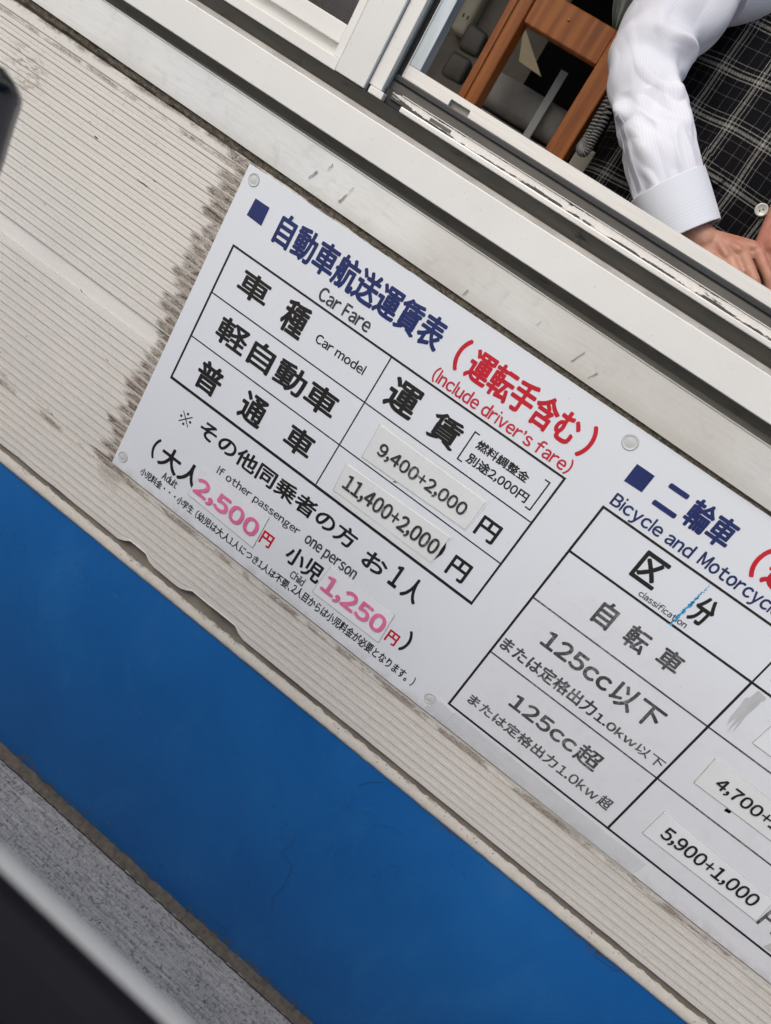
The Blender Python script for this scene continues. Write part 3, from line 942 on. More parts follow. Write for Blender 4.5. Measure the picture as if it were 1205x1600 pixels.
STICKER_PRINT = {
    '9,400+2,000': ('light', 0.022, (0.3583, 0.5046, -0.2274, -0.2057), None),
    '11,400+2,000': ('light', 0.022, (0.3416, 0.5029, -0.2989, -0.2718), None),
    '2,500': ('pink', 0.032, (0.1444, 0.267, -0.453, -0.4203), None),
    '1,250': ('pink', 0.032, (0.3933, 0.5051, -0.4506, -0.4171), None),
    '4,700+1,000': ('black', 0.022, (0.9697, 1.0481, -0.3206, -0.3007), '4,700+'),
    '5,900+1,000': ('black', 0.02, (0.9676, 1.111, -0.428, -0.4043), None),
}

OFF = {'自': .02}
for name, s, b4, m_, off, fit in []: pass
for row in LETTERING:
    name, s, mk, off, b4, fit = row
    print_text(name, s, b4, M[mk], LETTER, sign, off, fit)
def rect_bm(bm, x0, x1, z0, z1, y):
    bm.faces.new([bm.verts.new(p) for p in ((x0, y, z0), (x1, y, z0), (x1, y, z1), (x0, y, z1))])
def square(c4, mat):
    bm = bmesh.new(); bm.faces.new([bm.verts.new((x, LETTER, z)) for x, z in c4])
    put('square_mark', from_bm(bm), mat, sign)
square(((0.0289, -0.0584), (0.0554, -0.0596), (0.0549, -0.0331), (0.0302, -0.0332)), M['navy'])
square(((0.6432, -0.0629), (0.6687, -0.0622), (0.6688, -0.0368), (0.6431, -0.0367)), M['navy'])
def grid(name, xs, zs, parts, t, tt, mat):
    """ruled table: outer frame plus inner rules, butted end to end"""
    bm = bmesh.new()
    for (x0, x1, z0, z1) in parts: rect_bm(bm, x0, x1, z0, z1, LETTER)
    put(name, from_bm(bm), mat, sign)
a0, a1, a2 = .0306, .3069, .5838; r0, r1, r2, r3 = -.1031, -.1758, -.2470, -.3189
b0, b1 = .6432, .9151; s0, s1, s2, s3, s4 = -.1042, -.1766, -.2580, -.3597, -.4659
T_, U_ = .0030, .0019
grid('table_rules', None, None, [
    (a0 - T_ / 2, a2 + T_ / 2, r0 - T_ / 2, r0 + T_ / 2), (a0 - T_ / 2, a2 + T_ / 2, r3 - T_ * .8, r3 + T_ * .7),
    (a0 - T_ / 2, a0 + T_ / 2, r3 + T_ * .7, r0 - T_ / 2), (a2 - T_ / 2, a2 + T_ / 2, r3 + T_ * .7, r0 - T_ / 2),
    (a0 + T_ / 2, a1 - U_ / 2, r1 - U_ / 2, r1 + U_ / 2), (a1 + U_ / 2, a2 - T_ / 2, r1 - U_ / 2, r1 + U_ / 2),
    (a0 + T_ / 2, a1 - U_ / 2, r2 - U_ / 2, r2 + U_ / 2), (a1 + U_ / 2, a2 - T_ / 2, r2 - U_ / 2, r2 + U_ / 2),
    (a1 - U_ / 2, a1 + U_ / 2, r3 + T_ * .7, r0 - T_ / 2)], T_, U_, M['black'])
XR = 1.36
T2, U2 = .0033, .0024
grid('table_rules', None, None, [
    (b0 - T2 / 2, XR, s0 - T2 / 2, s0 + T2 / 2), (b0 - T2 / 2, XR, s4 - T2 / 2, s4 + T2 / 2),
    (b0 - T2 / 2, b0 + T2 / 2, s4 + T2 / 2, s0 - T2 / 2), (b1 - T2 / 2, b1 + T2 / 2, s4 + T2 / 2, s1 - T2 / 2),
    (b0 + T2 / 2, XR, s1 - T2 / 2, s1 + T2 / 2), (b1 - U2 / 2, b1 + U2 / 2, s1 + T2 / 2, s0 - T2 / 2),
    (XR, XR + T2, s4 - T2 / 2, s0 + T2 / 2)], T2, U2, M['black'])
grid('table_rules', None, None, [
    (b0 + T2 / 2, b1 - T2 / 2, s2 - U2 / 2, s2 + U2 / 2), (b1 + T2 / 2, XR, s2 - U2 / 2, s2 + U2 / 2),
    (b0 + T2 / 2, b1 - T2 / 2, s3 - U2 / 2, s3 + U2 / 2), (b1 + T2 / 2, XR, s3 - U2 / 2, s3 + U2 / 2)], T2, U2, M['faded'])
# reference mark: two thin crossed strokes and four dots
p0, p1, p2, p3 = (0.0667, -0.3737), (0.0961, -0.3433), (0.0678, -0.3439), (0.0949, -0.3754)
mx = (p2[0] + p3[0]) / 2; mz = (p2[1] + p3[1]) / 2; rr_ = .0128
bm = bmesh.new()
for sgn in (1, -1):
    d = Vector((1, sgn)).normalized(); nrm = Vector((-d.y, d.x)) * .0008
    a_, b_ = Vector((mx, mz)) - d * rr_, Vector((mx, mz)) + d * rr_
    bm.faces.new([bm.verts.new((q.x, LETTER - (.00002 if sgn > 0 else 0), q.y)) for q in (a_ + nrm, b_ + nrm, b_ - nrm, a_ - nrm)])
for dx, dz in ((1, 0), (-1, 0), (0, 1), (0, -1)):
    bmesh.ops.create_circle(bm, cap_ends=True, segments=16, radius=.0021, matrix=Matrix.Translation((mx + dx * .0088, LETTER, mz + dz * .0088)) @ Matrix.Rotation(R(90), 4, 'X'))
put('reference_mark', from_bm(bm), M['black'], sign)
# square brackets round the surcharge note
def bracket(x, z0, z1, d):
    w2, t2 = .0075, .0019
    bm = bmesh.new()
    rect_bm(bm, x - t2 / 2, x + t2 / 2, z0, z1, LETTER)
    if d > 0:
        rect_bm(bm, x + t2 / 2, x + w2, z1 - t2, z1, LETTER); rect_bm(bm, x + t2 / 2, x + w2, z0, z0 + t2, LETTER)
    else:
        rect_bm(bm, x - w2, x - t2 / 2, z1 - t2, z1, LETTER); rect_bm(bm, x - w2, x - t2 / 2, z0, z0 + t2, LETTER)
    put('bracket_mark', from_bm(bm), M['black'], sign)
bt, bb = (0.4556, -0.1197), (0.4556, -0.1648)
bracket((bt[0] + bb[0]) / 2, bb[1], bt[1], 1)
bt, bb = (0.5719, -0.1177), (0.5720, -0.1641)
bracket((bt[0] + bb[0]) / 2, bb[1], bt[1], -1)
# the red heading of the second table, same size as the first one
hx, hz = (0.8260, -0.0707)
print_text('heading_lettering', '(', (hx - .006, hx + .0065, -.0718, -.0260), M['red'], LETTER, sign, .03)
print_text('heading_lettering', '運転手含む)', (hx + .0125, hx + .205, -.0715, -.0270), M['red'], LETTER, sign, .034)
# further cells, mostly out of the picture
cx = (0.9278, -0.1612)
print_text('table_lettering', '運', (cx[0], cx[0] + .047, -.1625, -.1175), M['black'], LETTER, sign, .032)
print_text('table_lettering', '賃', (cx[0] + .09, cx[0] + .137, -.1625, -.1175), M['black'], LETTER, sign, .032)
yx = (1.1289, -0.4364)
print_text('yen_lettering', '円', (yx[0], yx[0] + .031, yx[1] - .004, yx[1] + .027), M['faded'], LETTER, sign, .02)
# old print peeking out beside the stickers
def quad(name, pts, mat, y, parent, th=0.0):
    if th: return prism_y(name, pts, y, y + th, mat, parent)
    bm = bmesh.new(); bm.faces.new([bm.verts.new((x, y, z)) for x, z in pts])
    return put(name, from_bm(bm), mat, parent)
for pts in ((((0.3991, -0.2448), (0.4042, -0.2426), (0.4062, -0.2363), (0.4013, -0.2382))), (((0.3974, -0.3155), (0.4022, -0.3118), (0.4044, -0.3055), (0.3995, -0.3075))),
            (((1.0017, -0.3386), (1.0085, -0.3372), (1.0084, -0.3317), (1.0015, -0.3331))), (((1.0007, -0.3376), (1.0083, -0.3372), (1.0089, -0.3333), (1.0012, -0.3337)))):
    quad('old_comma', pts, M['faded'], LETTER, sign)
# ragged patch of adhesive left by a peeled sticker
pp = [(0.9272, -0.1801), (0.9403, -0.1817), (0.9410, -0.1861), (0.9391, -0.1908), (0.9397, -0.1959), (0.9391, -0.2045), (0.9385, -0.2176), (0.9402, -0.2316), (0.9406, -0.2455), (0.9375, -0.2304), (0.9372, -0.2218), (0.9359, -0.2379), (0.9363, -0.2512), (0.9332, -0.2345), (0.9318, -0.2268), (0.9295, -0.2410), (0.9258, -0.2310), (0.9245, -0.2115), (0.9225, -0.1973), (0.9258, -0.1942)]
quad('adhesive_patch', pp, M['adhesive'], LETTER, sign)
pp = [(1.1574, -0.4618), (1.1628, -0.4433), (1.1764, -0.4603), (1.1653, -0.4619)]
quad('adhesive_patch', pp, M['adhesive'], LETTER, sign)
# dotted blue marker line across the classification cell
bm = bmesh.new()
pa = Vector((*(0.8016, -0.1080), 0)); pb = Vector((*(0.7977, -0.1765), 0))
for i in range(46):
    t = i / 45; p = pa.lerp(pb, t)
    w_ = .0006 + .0012 * min(1, t * 2.2) * rnd.uniform(.5, 1.2)
    ox, oz = rnd.uniform(-.0012, .0012), rnd.uniform(-.0006, .0006)
    bmesh.ops.create_circle(bm, cap_ends=True, segments=7, radius=w_, matrix=Matrix.Translation((p.x + ox, LETTER - .0001, p.y + oz)) @ Matrix.Rotation(R(90), 4, 'X'))
put('marker_dots', from_bm(bm), M['bluepen'], sign)

# screw caps: shallow domed discs with a raised ring
def screw_cap(cx_, cz_, r):
    ms = []
    prof = [(r * 1.0, -.0003), (r * .98, -.0009), (r * .90, -.0010), (r * .86, -.0006), (r * .60, -.0007), (r * .52, -.0009), (r * .30, -.0012), (0.0001, -.0013)]
    vs = []; fs = []; n_ = 36
    for (rr, y) in prof:
        for k in range(n_):
            a = 2 * math.pi * k / n_
            vs.append((cx_ + rr * math.cos(a), y, cz_ + rr * math.sin(a)))
    for i in range(len(prof) - 1):
        for k in range(n_): fs.append((i * n_ + k, i * n_ + (k + 1) % n_, (i + 1) * n_ + (k + 1) % n_, (i + 1) * n_ + k))
    me = bpy.data.meshes.new('cap'); me.from_pydata(vs, [], fs)
    me2 = bmesh.new(); me2.from_mesh(me); bpy.data.meshes.remove(me)
    c = put('screw_cap', from_bm(me2), M['cap'], sign, smooth=True)
    ring = bpy.data.meshes.new('ring')
    vs = []; fs = []
    for rr in (r * 1.0, r * 1.045):
        for k in range(48):
            a = 2 * math.pi * k / 48; vs.append((cx_ + rr * math.cos(a), -.0002, cz_ + rr * math.sin(a)))
    for k in range(48): fs.append((k, (k + 1) % 48, 48 + (k + 1) % 48, 48 + k))
    ring.from_pydata(vs, [], fs)
    put('cap_rim', ring, M['lip'], c)
for (cx_, cz_), r_ in (((0.0164, -0.0146), .0085), ((0.0141, -0.4784), .0085), ((0.6208, -0.0203), .0100), ((0.6174, -0.4785), .0085)):
    screw_cap(cx_, cz_, r_)

# scuffs, drips and chips with a shape of their own
def blot(pts, mat, y, parent, name='stain'):
    bm = bmesh.new(); bm.faces.new([bm.verts.new((x, y, z)) for x, z in pts]); return put(name, from_bm(bm), mat, parent)
M['drip'] = simple('dark_drip_stain', (.27, .26, .24), .7, .4, 200, 0)
M['scuff'] = simple('black_scuff', (.03, .028, .025), .7, .4, 200, 0)
M['bluechip'] = simple('chipped_paint_ground', (.13, .17, .21), .8, .6, 260, .2)
def wedge(a, b, wa, wb, mat, y, parent):
    a = Vector(a); b = Vector(b); d = (b - a).normalized(); nn = Vector((-d.y, d.x)); L = []
    R_ = []
    for k in range(8):
        t = k / 7; p = a.lerp(b, t) + nn * noise.noise(Vector((a.x * 90, t * 5, 1))) * .0012; w_ = (wa + (wb - wa) * t) * (.7 + .6 * abs(noise.noise(Vector((t * 7, a.x * 70, 3)))))
        L.append(p + nn * w_); R_.append(p - nn * w_)
    blot([tuple(q) for q in L + R_[::-1]], mat, y, parent)
yF = -.0060
for a, b, wa, wb in (((0.0891, 0.0270), (0.0960, 0.0404), .0006, .0016), ((0.1075, 0.0484), (0.1109, 0.0583), .0003, .0009),
                     ((0.1418, 0.0235), (0.1467, 0.0374), .0018, .0008), ((0.1477, 0.0384), (0.1507, 0.0484), .0002, .0005),
                     ((0.3465, 0.0126), (0.3490, 0.0225), .0004, .0012), ((0.4459, 0.0335), (0.4478, 0.0404), .0006, .0003),
                     ((0.5055, 0.0206), (0.5134, 0.0384), .0010, .0005), ((0.5333, 0.0146), (0.5403, 0.0265), .0004, .0010)):
    wedge(a, b, wa, wb, M['drip'], yF, booth)
for a, b, wa, wb in (((-0.2420, -0.0901), (-0.2355, -0.0905), .0014, .0014), ((-0.1515, -0.1064), (-0.1309, -0.1057), .0004, .0009), ((-0.1267, -0.0927), (-0.1223, -0.0941), .0008, .0008), ((-0.2589, -0.0762), (-0.2554, -0.0782), .0006, .0003),
                     ((-0.1702, -0.2945), (-0.1654, -0.2960), .0008, .0006), ((-0.0832, -0.3620), (-0.0774, -0.3628), .0008, .0006)):
    wedge(a, b, wa, wb, M['scuff'], .0026, booth)
for a, b, wa, wb in (((0.7225, -1.0680), (0.7460, -1.0668), .0050, .0020), ((0.2778, -1.1158), (0.3037, -1.1226), .0012, .0028), ((0.3777, -1.1545), (0.4497, -1.1647), .0030, .0060),
                     ((0.2453, -1.1157), (0.2579, -1.1215), .0010, .0016)):
    for q in range(9):
        t = rnd.random(); p = Vector(a).lerp(Vector(b), t); e_ = Vector((rnd.uniform(-1, 1), rnd.uniform(-1, 1))) * (wa + wb)
        wedge(tuple(p + e_), tuple(p + e_ + Vector((rnd.uniform(-.003, .003), rnd.uniform(-.003, .003)))), rnd.uniform(.0004, .0015), rnd.uniform(.0002, .0012), M['bluechip'], .0092, booth)

M['crack'] = simple('dark_crack', (.02, .022, .026), .9, .3, 100, 0)
for pl in (((0.5847, -0.8564), (0.5775, -0.8954), (0.6066, -0.9024), (0.6158, -0.9460), (0.6122, -0.9832), (0.6272, -1.0186)), ((0.5592, -1.1216), (0.5755, -1.1183), (0.5908, -1.1241)),
           ((0.6398, -0.6534), (0.6207, -0.6726), (0.6126, -0.6900)), ((1.0253, -0.6551), (1.0619, -0.6519), (1.0743, -0.6315))):
    for a, b in zip(pl, pl[1:]): wedge(a, b, .00045, .00030, M['crack'], .0090, booth)
# open joint between the fillet and the slab
lumpy('open_joint', X0, X1, 500, [(GZ + .0009, -.0085), (GZ + .0009, -.0112)], M['crack'], .0016, 14.0, [0, 0])

# ------------------------------------------------------------------ stickers and tapes on the board (things of their own)
def sticker(label, corners, key, mat, offset, th=.0007, lmat='light', lift=.0, back=None):
    """a paper or film strip with its own print, laid on the board"""
    c = Vector(((corners[0][0] + corners[2][0]) / 2, 0, min(p[1] for p in corners)))
    t = empty('price_sticker', c, label, 'sticker', 'price stickers on the fare board')
    yb = -.0004; yf = yb - th - lift
    (u0, w0), (u1, w1), (u2, w2), (u3, w3) = corners; e_ = .0009
    quad('grimy_edge', [(u0 - e_ * 1.2, w0 - e_ * 1.3), (u1 + e_, w1 - e_ * 1.6), (u2 + e_, w2 + e_ * .6), (u3 - e_, w3 + e_ * .6)], M['sticker_edge'], -.00036, t)
    poly = list(corners)
    bm = bmesh.new()
    # subdivided sheet so that its corners can lift a little
    n_ = 14; m_ = 4
    (x0, z0), (x1, z1), (x2, z2), (x3, z3) = corners      # bl br tr tl
    gridv = []
    for i in range(n_ + 1):
        for j in range(m_ + 1):
            u, v = i / n_, j / m_
            bx_ = x0 + (x1 - x0) * u; bz = z0 + (z1 - z0) * u
            tx = x3 + (x2 - x3) * u; tz = z3 + (z2 - z3) * u
            y = yf - (.0007 * max(0, 1 - u * 7) ** 2) * (.4 + v) - abs(noise.noise(Vector((u * 4, v, c.x * 9)))) * .0002
            gridv.append(bm.verts.new((bx_ + (tx - bx_) * v, y, bz + (tz - bz) * v)))
    fr = []
    for i in range(n_):
        for j in range(m_):
            a = i * (m_ + 1) + j
            fr.append(bm.faces.new((gridv[a], gridv[a + m_ + 1], gridv[a + m_ + 2], gridv[a + 1])))
    r = bmesh.ops.extrude_face_region(bm, geom=fr)
    for g_ in r['geom']:
        if isinstance(g_, bmesh.types.BMVert): g_.co.y = yb
    put('sticker_sheet', from_bm(bm), mat, t)
    if back:
        (u0, w0), (u1, w1), (u2, w2), (u3, w3) = corners
        up, dn = back
        quad('backing_strip', [(u0 + .001, w0 - dn), (u1 + .002, w1 - dn), (u2 + .004, w2 + up), (u3 + .002, w3 + up)], mat, -.00038, t)
    if key:
        s, lm, off, b4, fit = key
        print_text('sticker_print', s, b4, M[lm], yf - .0011, t, off, fit)
    return t
SP = STICKER_PRINT
def K_(s): return (s, *SP[s][:2], SP[s][2], SP[s][3])
sticker('glossy white price strip printed 9,400+2,000 in the upper fare row', ((0.3443, -0.2410), (0.5180, -0.2374), (0.5193, -0.1893), (0.3418, -0.1886)), K_('9,400+2,000'), M['film'], 0, back=(.0055, .0015))
sticker('glossy white price strip printed 11,400+2,000 in the lower fare row', ((0.3339, -0.3071), (0.5057, -0.3066), (0.5076, -0.2595), (0.3301, -0.2634)), K_('11,400+2,000'), M['film'], 0, back=(.0035, .0075))
sticker('thin strip with faded pink 2,500 beside the word Adult', ((0.1407, -0.4586), (0.2726, -0.4626), (0.2715, -0.4048), (0.1436, -0.4086)), K_('2,500'), M['film_new'], 0)
sticker('thin strip with faded pink 1,250 beside the word Child', ((0.3871, -0.4589), (0.5099, -0.4577), (0.5064, -0.4064), (0.3902, -0.4056)), K_('1,250'), M['film_new'], 0)
x1_ = 1.17
zb, ztp = (0.9516, -0.3317)[1], (0.9488, -0.2873)[1]
sticker('pale price strip starting 4,700+ in the middle row of the motorcycle table', ((0.9516, -0.3317), (x1_, zb), (x1_ + .004, ztp), (0.9488, -0.2873)), K_('4,700+1,000'), M['film'], 0)
sticker('white price strip printed 5,900+1,000 in the bottom row of the motorcycle table', ((0.9514, -0.4378), (1.1273, -0.4374), (1.1235, -0.3998), (0.9517, -0.3921)), K_('5,900+1,000'), M['film_new'], 0)
zb, ztp = (0.9667, -0.2394)[1], (0.9675, -0.2080)[1]
sticker('blank white strip at the right edge, level with the bicycle row', ((0.9667, -0.2394), (x1_, zb), (x1_, ztp), (0.9675, -0.2080)), None, M['film_new'], 0)
# clear tape over the two pink prices and under the fare strips
def tape(name, corners, mat, label, y=-.0030, th=.00015, group='tape pieces on the fare board'):
    prism_y(name, list(corners), y, y - th, mat, None, label=label, cat='tape', group=group)
tape('clear_tape', ((0.6183, 0.0000, -0.4940)[::2], (0.6562, 0.0000, -0.4969)[::2], (0.6568, 0.0000, -0.4704)[::2], (0.6211, -0.0000, -0.4684)[::2]), M['tape'], 'small frosted tape square over the screw cap at the lower edge of the fare board', -.0029)
tape('repair_tape', ((0.6560, -0.0000, -0.4985)[::2], (0.9803, 0.0000, -0.5026)[::2], (0.9832, 0.0000, -0.4731)[::2], (0.6568, 0.0000, -0.4704)[::2]), M['tape'], 'long frosted tape strip along the lower edge of the fare board under the motorcycle table', -.0006)

cr_ = [(0.5074, -0.2689), (0.5114, -0.2768), (0.5120, -0.2864), (0.5073, -0.3010), (0.5074, -0.2881), (0.5065, -0.2766)]
quad('old_bracket', cr_, M['black'], -.0005, sign)


# ------------------------------------------------------------------ things inside the booth
CZ = .11
ctr = empty('side_counter', (-.30, .5, -.75), 'low counter inside the booth behind the sliding window', 'counter')
box('counter_top', (X0 + .065, .275, .13, .995, CZ - .03, CZ), M['inner_white'], ctr, .003)
box('cabinet', (X0 + .10, .25, .15, .99, -.749, CZ - .031), M['floorboard'], ctr, .003)
box('cabinet_door', (-.4, .2, .14, .149, -.70, .03), M['inner_white'], ctr, .002)

# wooden stand: two posts under a deep top board
st = empty('wooden_stand', (.15, .45, CZ), 'orange brown wooden stand with two posts and a deep top board', 'stand')
def post(x0, x1):
    box('post', (x0, x1, .45, .490, CZ + .001, .447), M['wood'], st, .003, 2)
post(.0400, .0750); post(.2230, .2600)
box('post_face', (.0400, .0525, .4462, .4498, CZ + .001, .440), M['wood'], st, .001)
box('top_board', (.0755, .2225, .455, .480, .3895, .4465), M['wood'], st, .002)
box('top_board', (.2605, .36, .455, .480, .3895, .4465), M['wood'], st, .002)
bm = bmesh.new(); bmesh.ops.create_uvsphere(bm, u_segments=10, v_segments=6, radius=.0022, matrix=Matrix.Translation((0.1434, 0.4540, 0.4246)))
put('screw_head', from_bm(bm), M['gold'], st)

# grey cushions stacked behind the stand, held by a strap
def pillow(name, x0, x1, y0, y1, z0, z1, mat, parent=None, r=.02, **k):
    bm = bmesh.new(); box_bm(bm, x0, x1, y0, y1, z0, z1, bev=r, seg=4)
    bmesh.ops.subdivide_edges(bm, edges=bm.edges[:], cuts=1)
    for v in bm.verts:
        v.co += v.normal * noise.noise(v.co * 18) * .005
    return put(name, from_bm(bm), mat, parent, smooth=True, **k)
cu = empty('cushion_pack', (.12, .62, CZ), 'dark grey folded cushions strapped together under the wooden stand', 'cushions')
pillow('cushion', .00, .215, .56, .72, .262, .330, M['greyfab'], cu, .024)
pillow('cushion', -.01, .235, .555, .73, .190, .2615, M['greyfab'], cu, .026)
pillow('cushion', -.01, .235, .555, .73, CZ + .001, .1895, M['greyfab'], cu, .026)
p0 = (0.1582, 0.5460, 0.3924); p1 = (0.1556, 0.5460, 0.2642)
sx0 = (p0[0] + p1[0]) / 2
box('strap', (sx0 - .0075, sx0 + .0075, .545, .5475, CZ + .002, .3750), M['strap'], cu, .001)
# black cabinet opening behind
box('dark_locker', (.02, .285, .80, .995, CZ + .001, .62), M['blackplastic'], None, .004, label='black locker standing behind the wooden stand and grey cushions', cat='locker')
# beige card leaning
prism_y('beige_card', [(0.0081, 0.3825), (0.0655, 0.3797), (-0.0112, 0.4350), (-0.0174, 0.4371)], .738, .741, M['card'], None, label='small triangular beige card leaning above the grey cushions', cat='card')
# power strip on the back wall
ps = empty('power_strip', (-.10, .985, .40), 'ivory multi-socket power strip hanging on the inner wall', 'power strip')
c0 = Vector((-0.2343, 0.9500, 0.4144)); 
bm = bmesh.new(); box_bm(bm, c0.x - .021, c0.x + .021, .955, .999, c0.z - .012, c0.z + .36, bev=.0115, seg=4)
put('housing', from_bm(bm), M['ivory'], ps, smooth=True)
for k in range(6):
    for dx in (-.006, .006):
        box('socket_slot', (c0.x + .004 + dx - .001, c0.x + .004 + dx + .001, .9525, .9549, c0.z + .020 + k * .05, c0.z + .028 + k * .05), M['blackplastic'], ps, 0)
M['darkhole'] = simple('dark_hole', (.010, .0095, .009), .9, .2, 20, 0, spec=.1)
# two dark plates with triangular openings at the wall
for i, (px_, pz_) in enumerate(((-0.1265, 0.3833), (-0.1312, 0.3219))):
    w_ = .026
    o = empty('wall_plate', (px_, .80, pz_ - w_), ('upper' if i == 0 else 'lower') + ' of the two rounded grey plates left of the wooden post', 'plate', 'grey plates on the inner wall')
    pillow('plate', px_ - w_, px_ + w_, .80, .83, pz_ - w_, pz_ + w_, M['darkplastic'], o, .010)
# hanging cloth
bm = bmesh.new(); nu, nv = 46, 26
xa, za = (0.1808, 0.4800)
rows_ = []
for j in range(nv + 1):
    v = j / nv; z = za + v * .55; row_ = []
    for i in range(nu + 1):
        u = i / nu
        left = xa - .005 - .085 * min(1, v * 3.2) ** .8; right = xa + .02 + .20 * min(1, v * 2.0)
        x = left + (right - left) * u
        y = .60 + .018 * math.sin(u * 17 + v * 2) + .012 * math.sin(u * 7 - v * 5) + .006 * noise.noise(Vector((u * 8, v * 6, 0)))
        row_.append(bm.verts.new((x, y, z)))
    rows_.append(row_)
fr = [bm.faces.new((rows_[j][i], rows_[j][i + 1], rows_[j + 1][i + 1], rows_[j + 1][i])) for j in range(nv) for i in range(nu)]
r = bmesh.ops.extrude_face_region(bm, geom=fr)
for g_ in r['geom']:
    if isinstance(g_, bmesh.types.BMVert): g_.co.y += .003
put('hanging_jacket', from_bm(bm), M['cloth'], None, smooth=True, label='pale green grey cloth hanging behind the wooden stand', cat='cloth')
# coiled telephone cord looping down and up again
def helix(pts, rad, turns, n_):
    out = []
    P_ = [Vector(p) for p in pts]
    def at_(t):
        s = t * (len(P_) - 1); i = min(int(s), len(P_) - 2); f = s - i
        a, b, c, d = P_[max(i - 1, 0)], P_[i], P_[i + 1], P_[min(i + 2, len(P_) - 1)]
        return .5 * ((2 * b) + (-a + c) * f + (2 * a - 5 * b + 4 * c - d) * f * f + (-a + 3 * b - 3 * c + d) * f ** 3)
    for k in range(n_ + 1):
        t = k / n_; p = at_(t); tn = (at_(min(1, t + .002)) - at_(max(0, t - .002))).normalized()
        a = tn.cross(Vector((0, 1, 0))).normalized(); b = tn.cross(a)
        w = 2 * math.pi * turns * t
        out.append(p + (a * math.cos(w) + b * math.sin(w)) * rad)
    return out
hp = [(0.2925, 0.3400, 0.3793), (0.2967, 0.3400, 0.3424), (0.2984, 0.3400, 0.3082), (0.3000, 0.3400, 0.2785), (0.3008, 0.3350, 0.2601), (0.3114, 0.3300, 0.2595), (0.3106, 0.3300, 0.2817), (0.3090, 0.3300, 0.3111), (0.3020, 0.3300, 0.3520)]
me = tube(helix(hp, .0058, 46, 1100), .0016, 6)
put('coiled_cord', me, M['cord'], None, smooth=True, label='grey coiled telephone cord looping down beside the striped sleeve', cat='cord')
# carton below the cord
bx0, bz0 = (0.2945, 0.2284)
box('carton', (bx0 - .012, bx0 + .12, .40, .55, CZ + .001, (0.2793, 0.2745)[1]), M['greycard'], None, .003, label='grey beige carton standing under the coiled cord', cat='carton')
# purple grey bag behind the fixed pane
pillow('plastic_bag', -.20, .03, .10, .25, .171, .300, M['purple'], None, .03, label='crumpled purple grey bag lying behind the fixed window pane', cat='bag')


# ------------------------------------------------------------------ the clerk
PLU = .37
person = empty('person', (.56, .42, -.75), 'clerk in white striped shirt and black plaid vest leaning at the booth window', 'person')

def capsules(segs, voxel, smooth_it=6):
    """tapered capsules melted into one continuous skin"""
    bm = bmesh.new()
    for (a, ra, b, rb) in segs:
        a = Vector(a); b = Vector(b); d = b - a; L = d.length
        n_ = max(1, int(L / (min(ra, rb) * .5)) + 1)
        n_ = min(n_, 14)
        rings = []
        ax = d.normalized() if L > 1e-6 else Vector((0, 0, 1))
        q = ax.to_track_quat('Z', 'Y')
        prof = [(-ra * math.cos(t), ra * math.sin(t)) for t in (0.25, .6, 1.0, 1.35)]
        prof += [(L * i / n_, ra + (rb - ra) * i / n_) for i in range(n_ + 1)]
        prof += [(L + rb * math.cos(t), rb * math.sin(t)) for t in (1.35, 1.0, .6, .25)]
        K_n = 14
        for (h, r) in prof:
            rings.append([bm.verts.new(a + q @ Vector((r * math.cos(2 * math.pi * k / K_n), r * math.sin(2 * math.pi * k / K_n), h))) for k in range(K_n)])
        for i in range(len(rings) - 1):
            for k in range(K_n):
                bm.faces.new((rings[i][k], rings[i][(k + 1) % K_n], rings[i + 1][(k + 1) % K_n], rings[i + 1][k]))
        bm.faces.new(list(reversed(rings[0]))); bm.faces.new(rings[-1])
    me = from_bm(bm)
    o = bpy.data.objects.new('tmp', me); COL.objects.link(o)
    md = o.modifiers.new('r', 'REMESH'); md.mode = 'VOXEL'; md.voxel_size = voxel
    ms = o.modifiers.new('s', 'SMOOTH'); ms.iterations = smooth_it; ms.factor = .5
    bpy.context.view_layer.update()
    out = evaluated(o)
    bpy.data.objects.remove(o); bpy.data.meshes.remove(me)
    return out

def V(*a): return Vector(a)
segs = []
# right hand, back of the hand towards the window
W0 = V(*(0.5080, 0.1650, 0.2279)); W1 = V(*(0.5409, 0.1600, 0.2233))
segs += [(W0, .024, W1, .021)]
kn = [V(*(0.5807, 0.1400, 0.2054)), V(*(0.5881, 0.1440, 0.2183)), V(*(0.5983, 0.1490, 0.2313)), V(*(0.6102, 0.1580, 0.2438))]
for i, k_ in enumerate(kn):
    wr = W1 + V(0.004 * i, 0, .003 * i - .004)
    segs.append((wr, .0150, k_ - V(.012, -.007, -.002), .0105))
    segs.append((k_ - V(.012, -.004, -.002), .0095, k_, .0088))
segs.append((W1 + V(.01, .008, 0), .019, kn[2] + V(-.012, .016, -.004), .014))
fg = [[(0.6006, 0.1240, 0.1906), (0.6203, 0.1360, 0.1812)], [(0.6127, 0.1260, 0.2017), (0.6331, 0.1380, 0.1892)], [(0.6254, 0.1310, 0.2134), (0.6459, 0.1400, 0.1972)], [(0.6381, 0.1480, 0.2260), (0.6585, 0.1500, 0.2054)]]
for k_, (p1, p2) in zip(kn, fg):
    segs.append((k_, .0080, V(*p1), .0070)); segs.append((V(*p1), .0071, V(*p2), .0062))
segs.append((W1 + V(.015, .022, -.01), .014, V(*(0.6179, 0.1850, 0.2222)), .010)); segs.append((V(*(0.6179, 0.1850, 0.2222)), .010, V(*(0.6414, 0.1720, 0.2186)), .0078))
# tendons on the back of the hand
for k_ in kn[1:]:
    segs.append((W1 + V(.012, -.008, .010), .0050, k_ + V(-.010, -.0035, .0035), .0052))
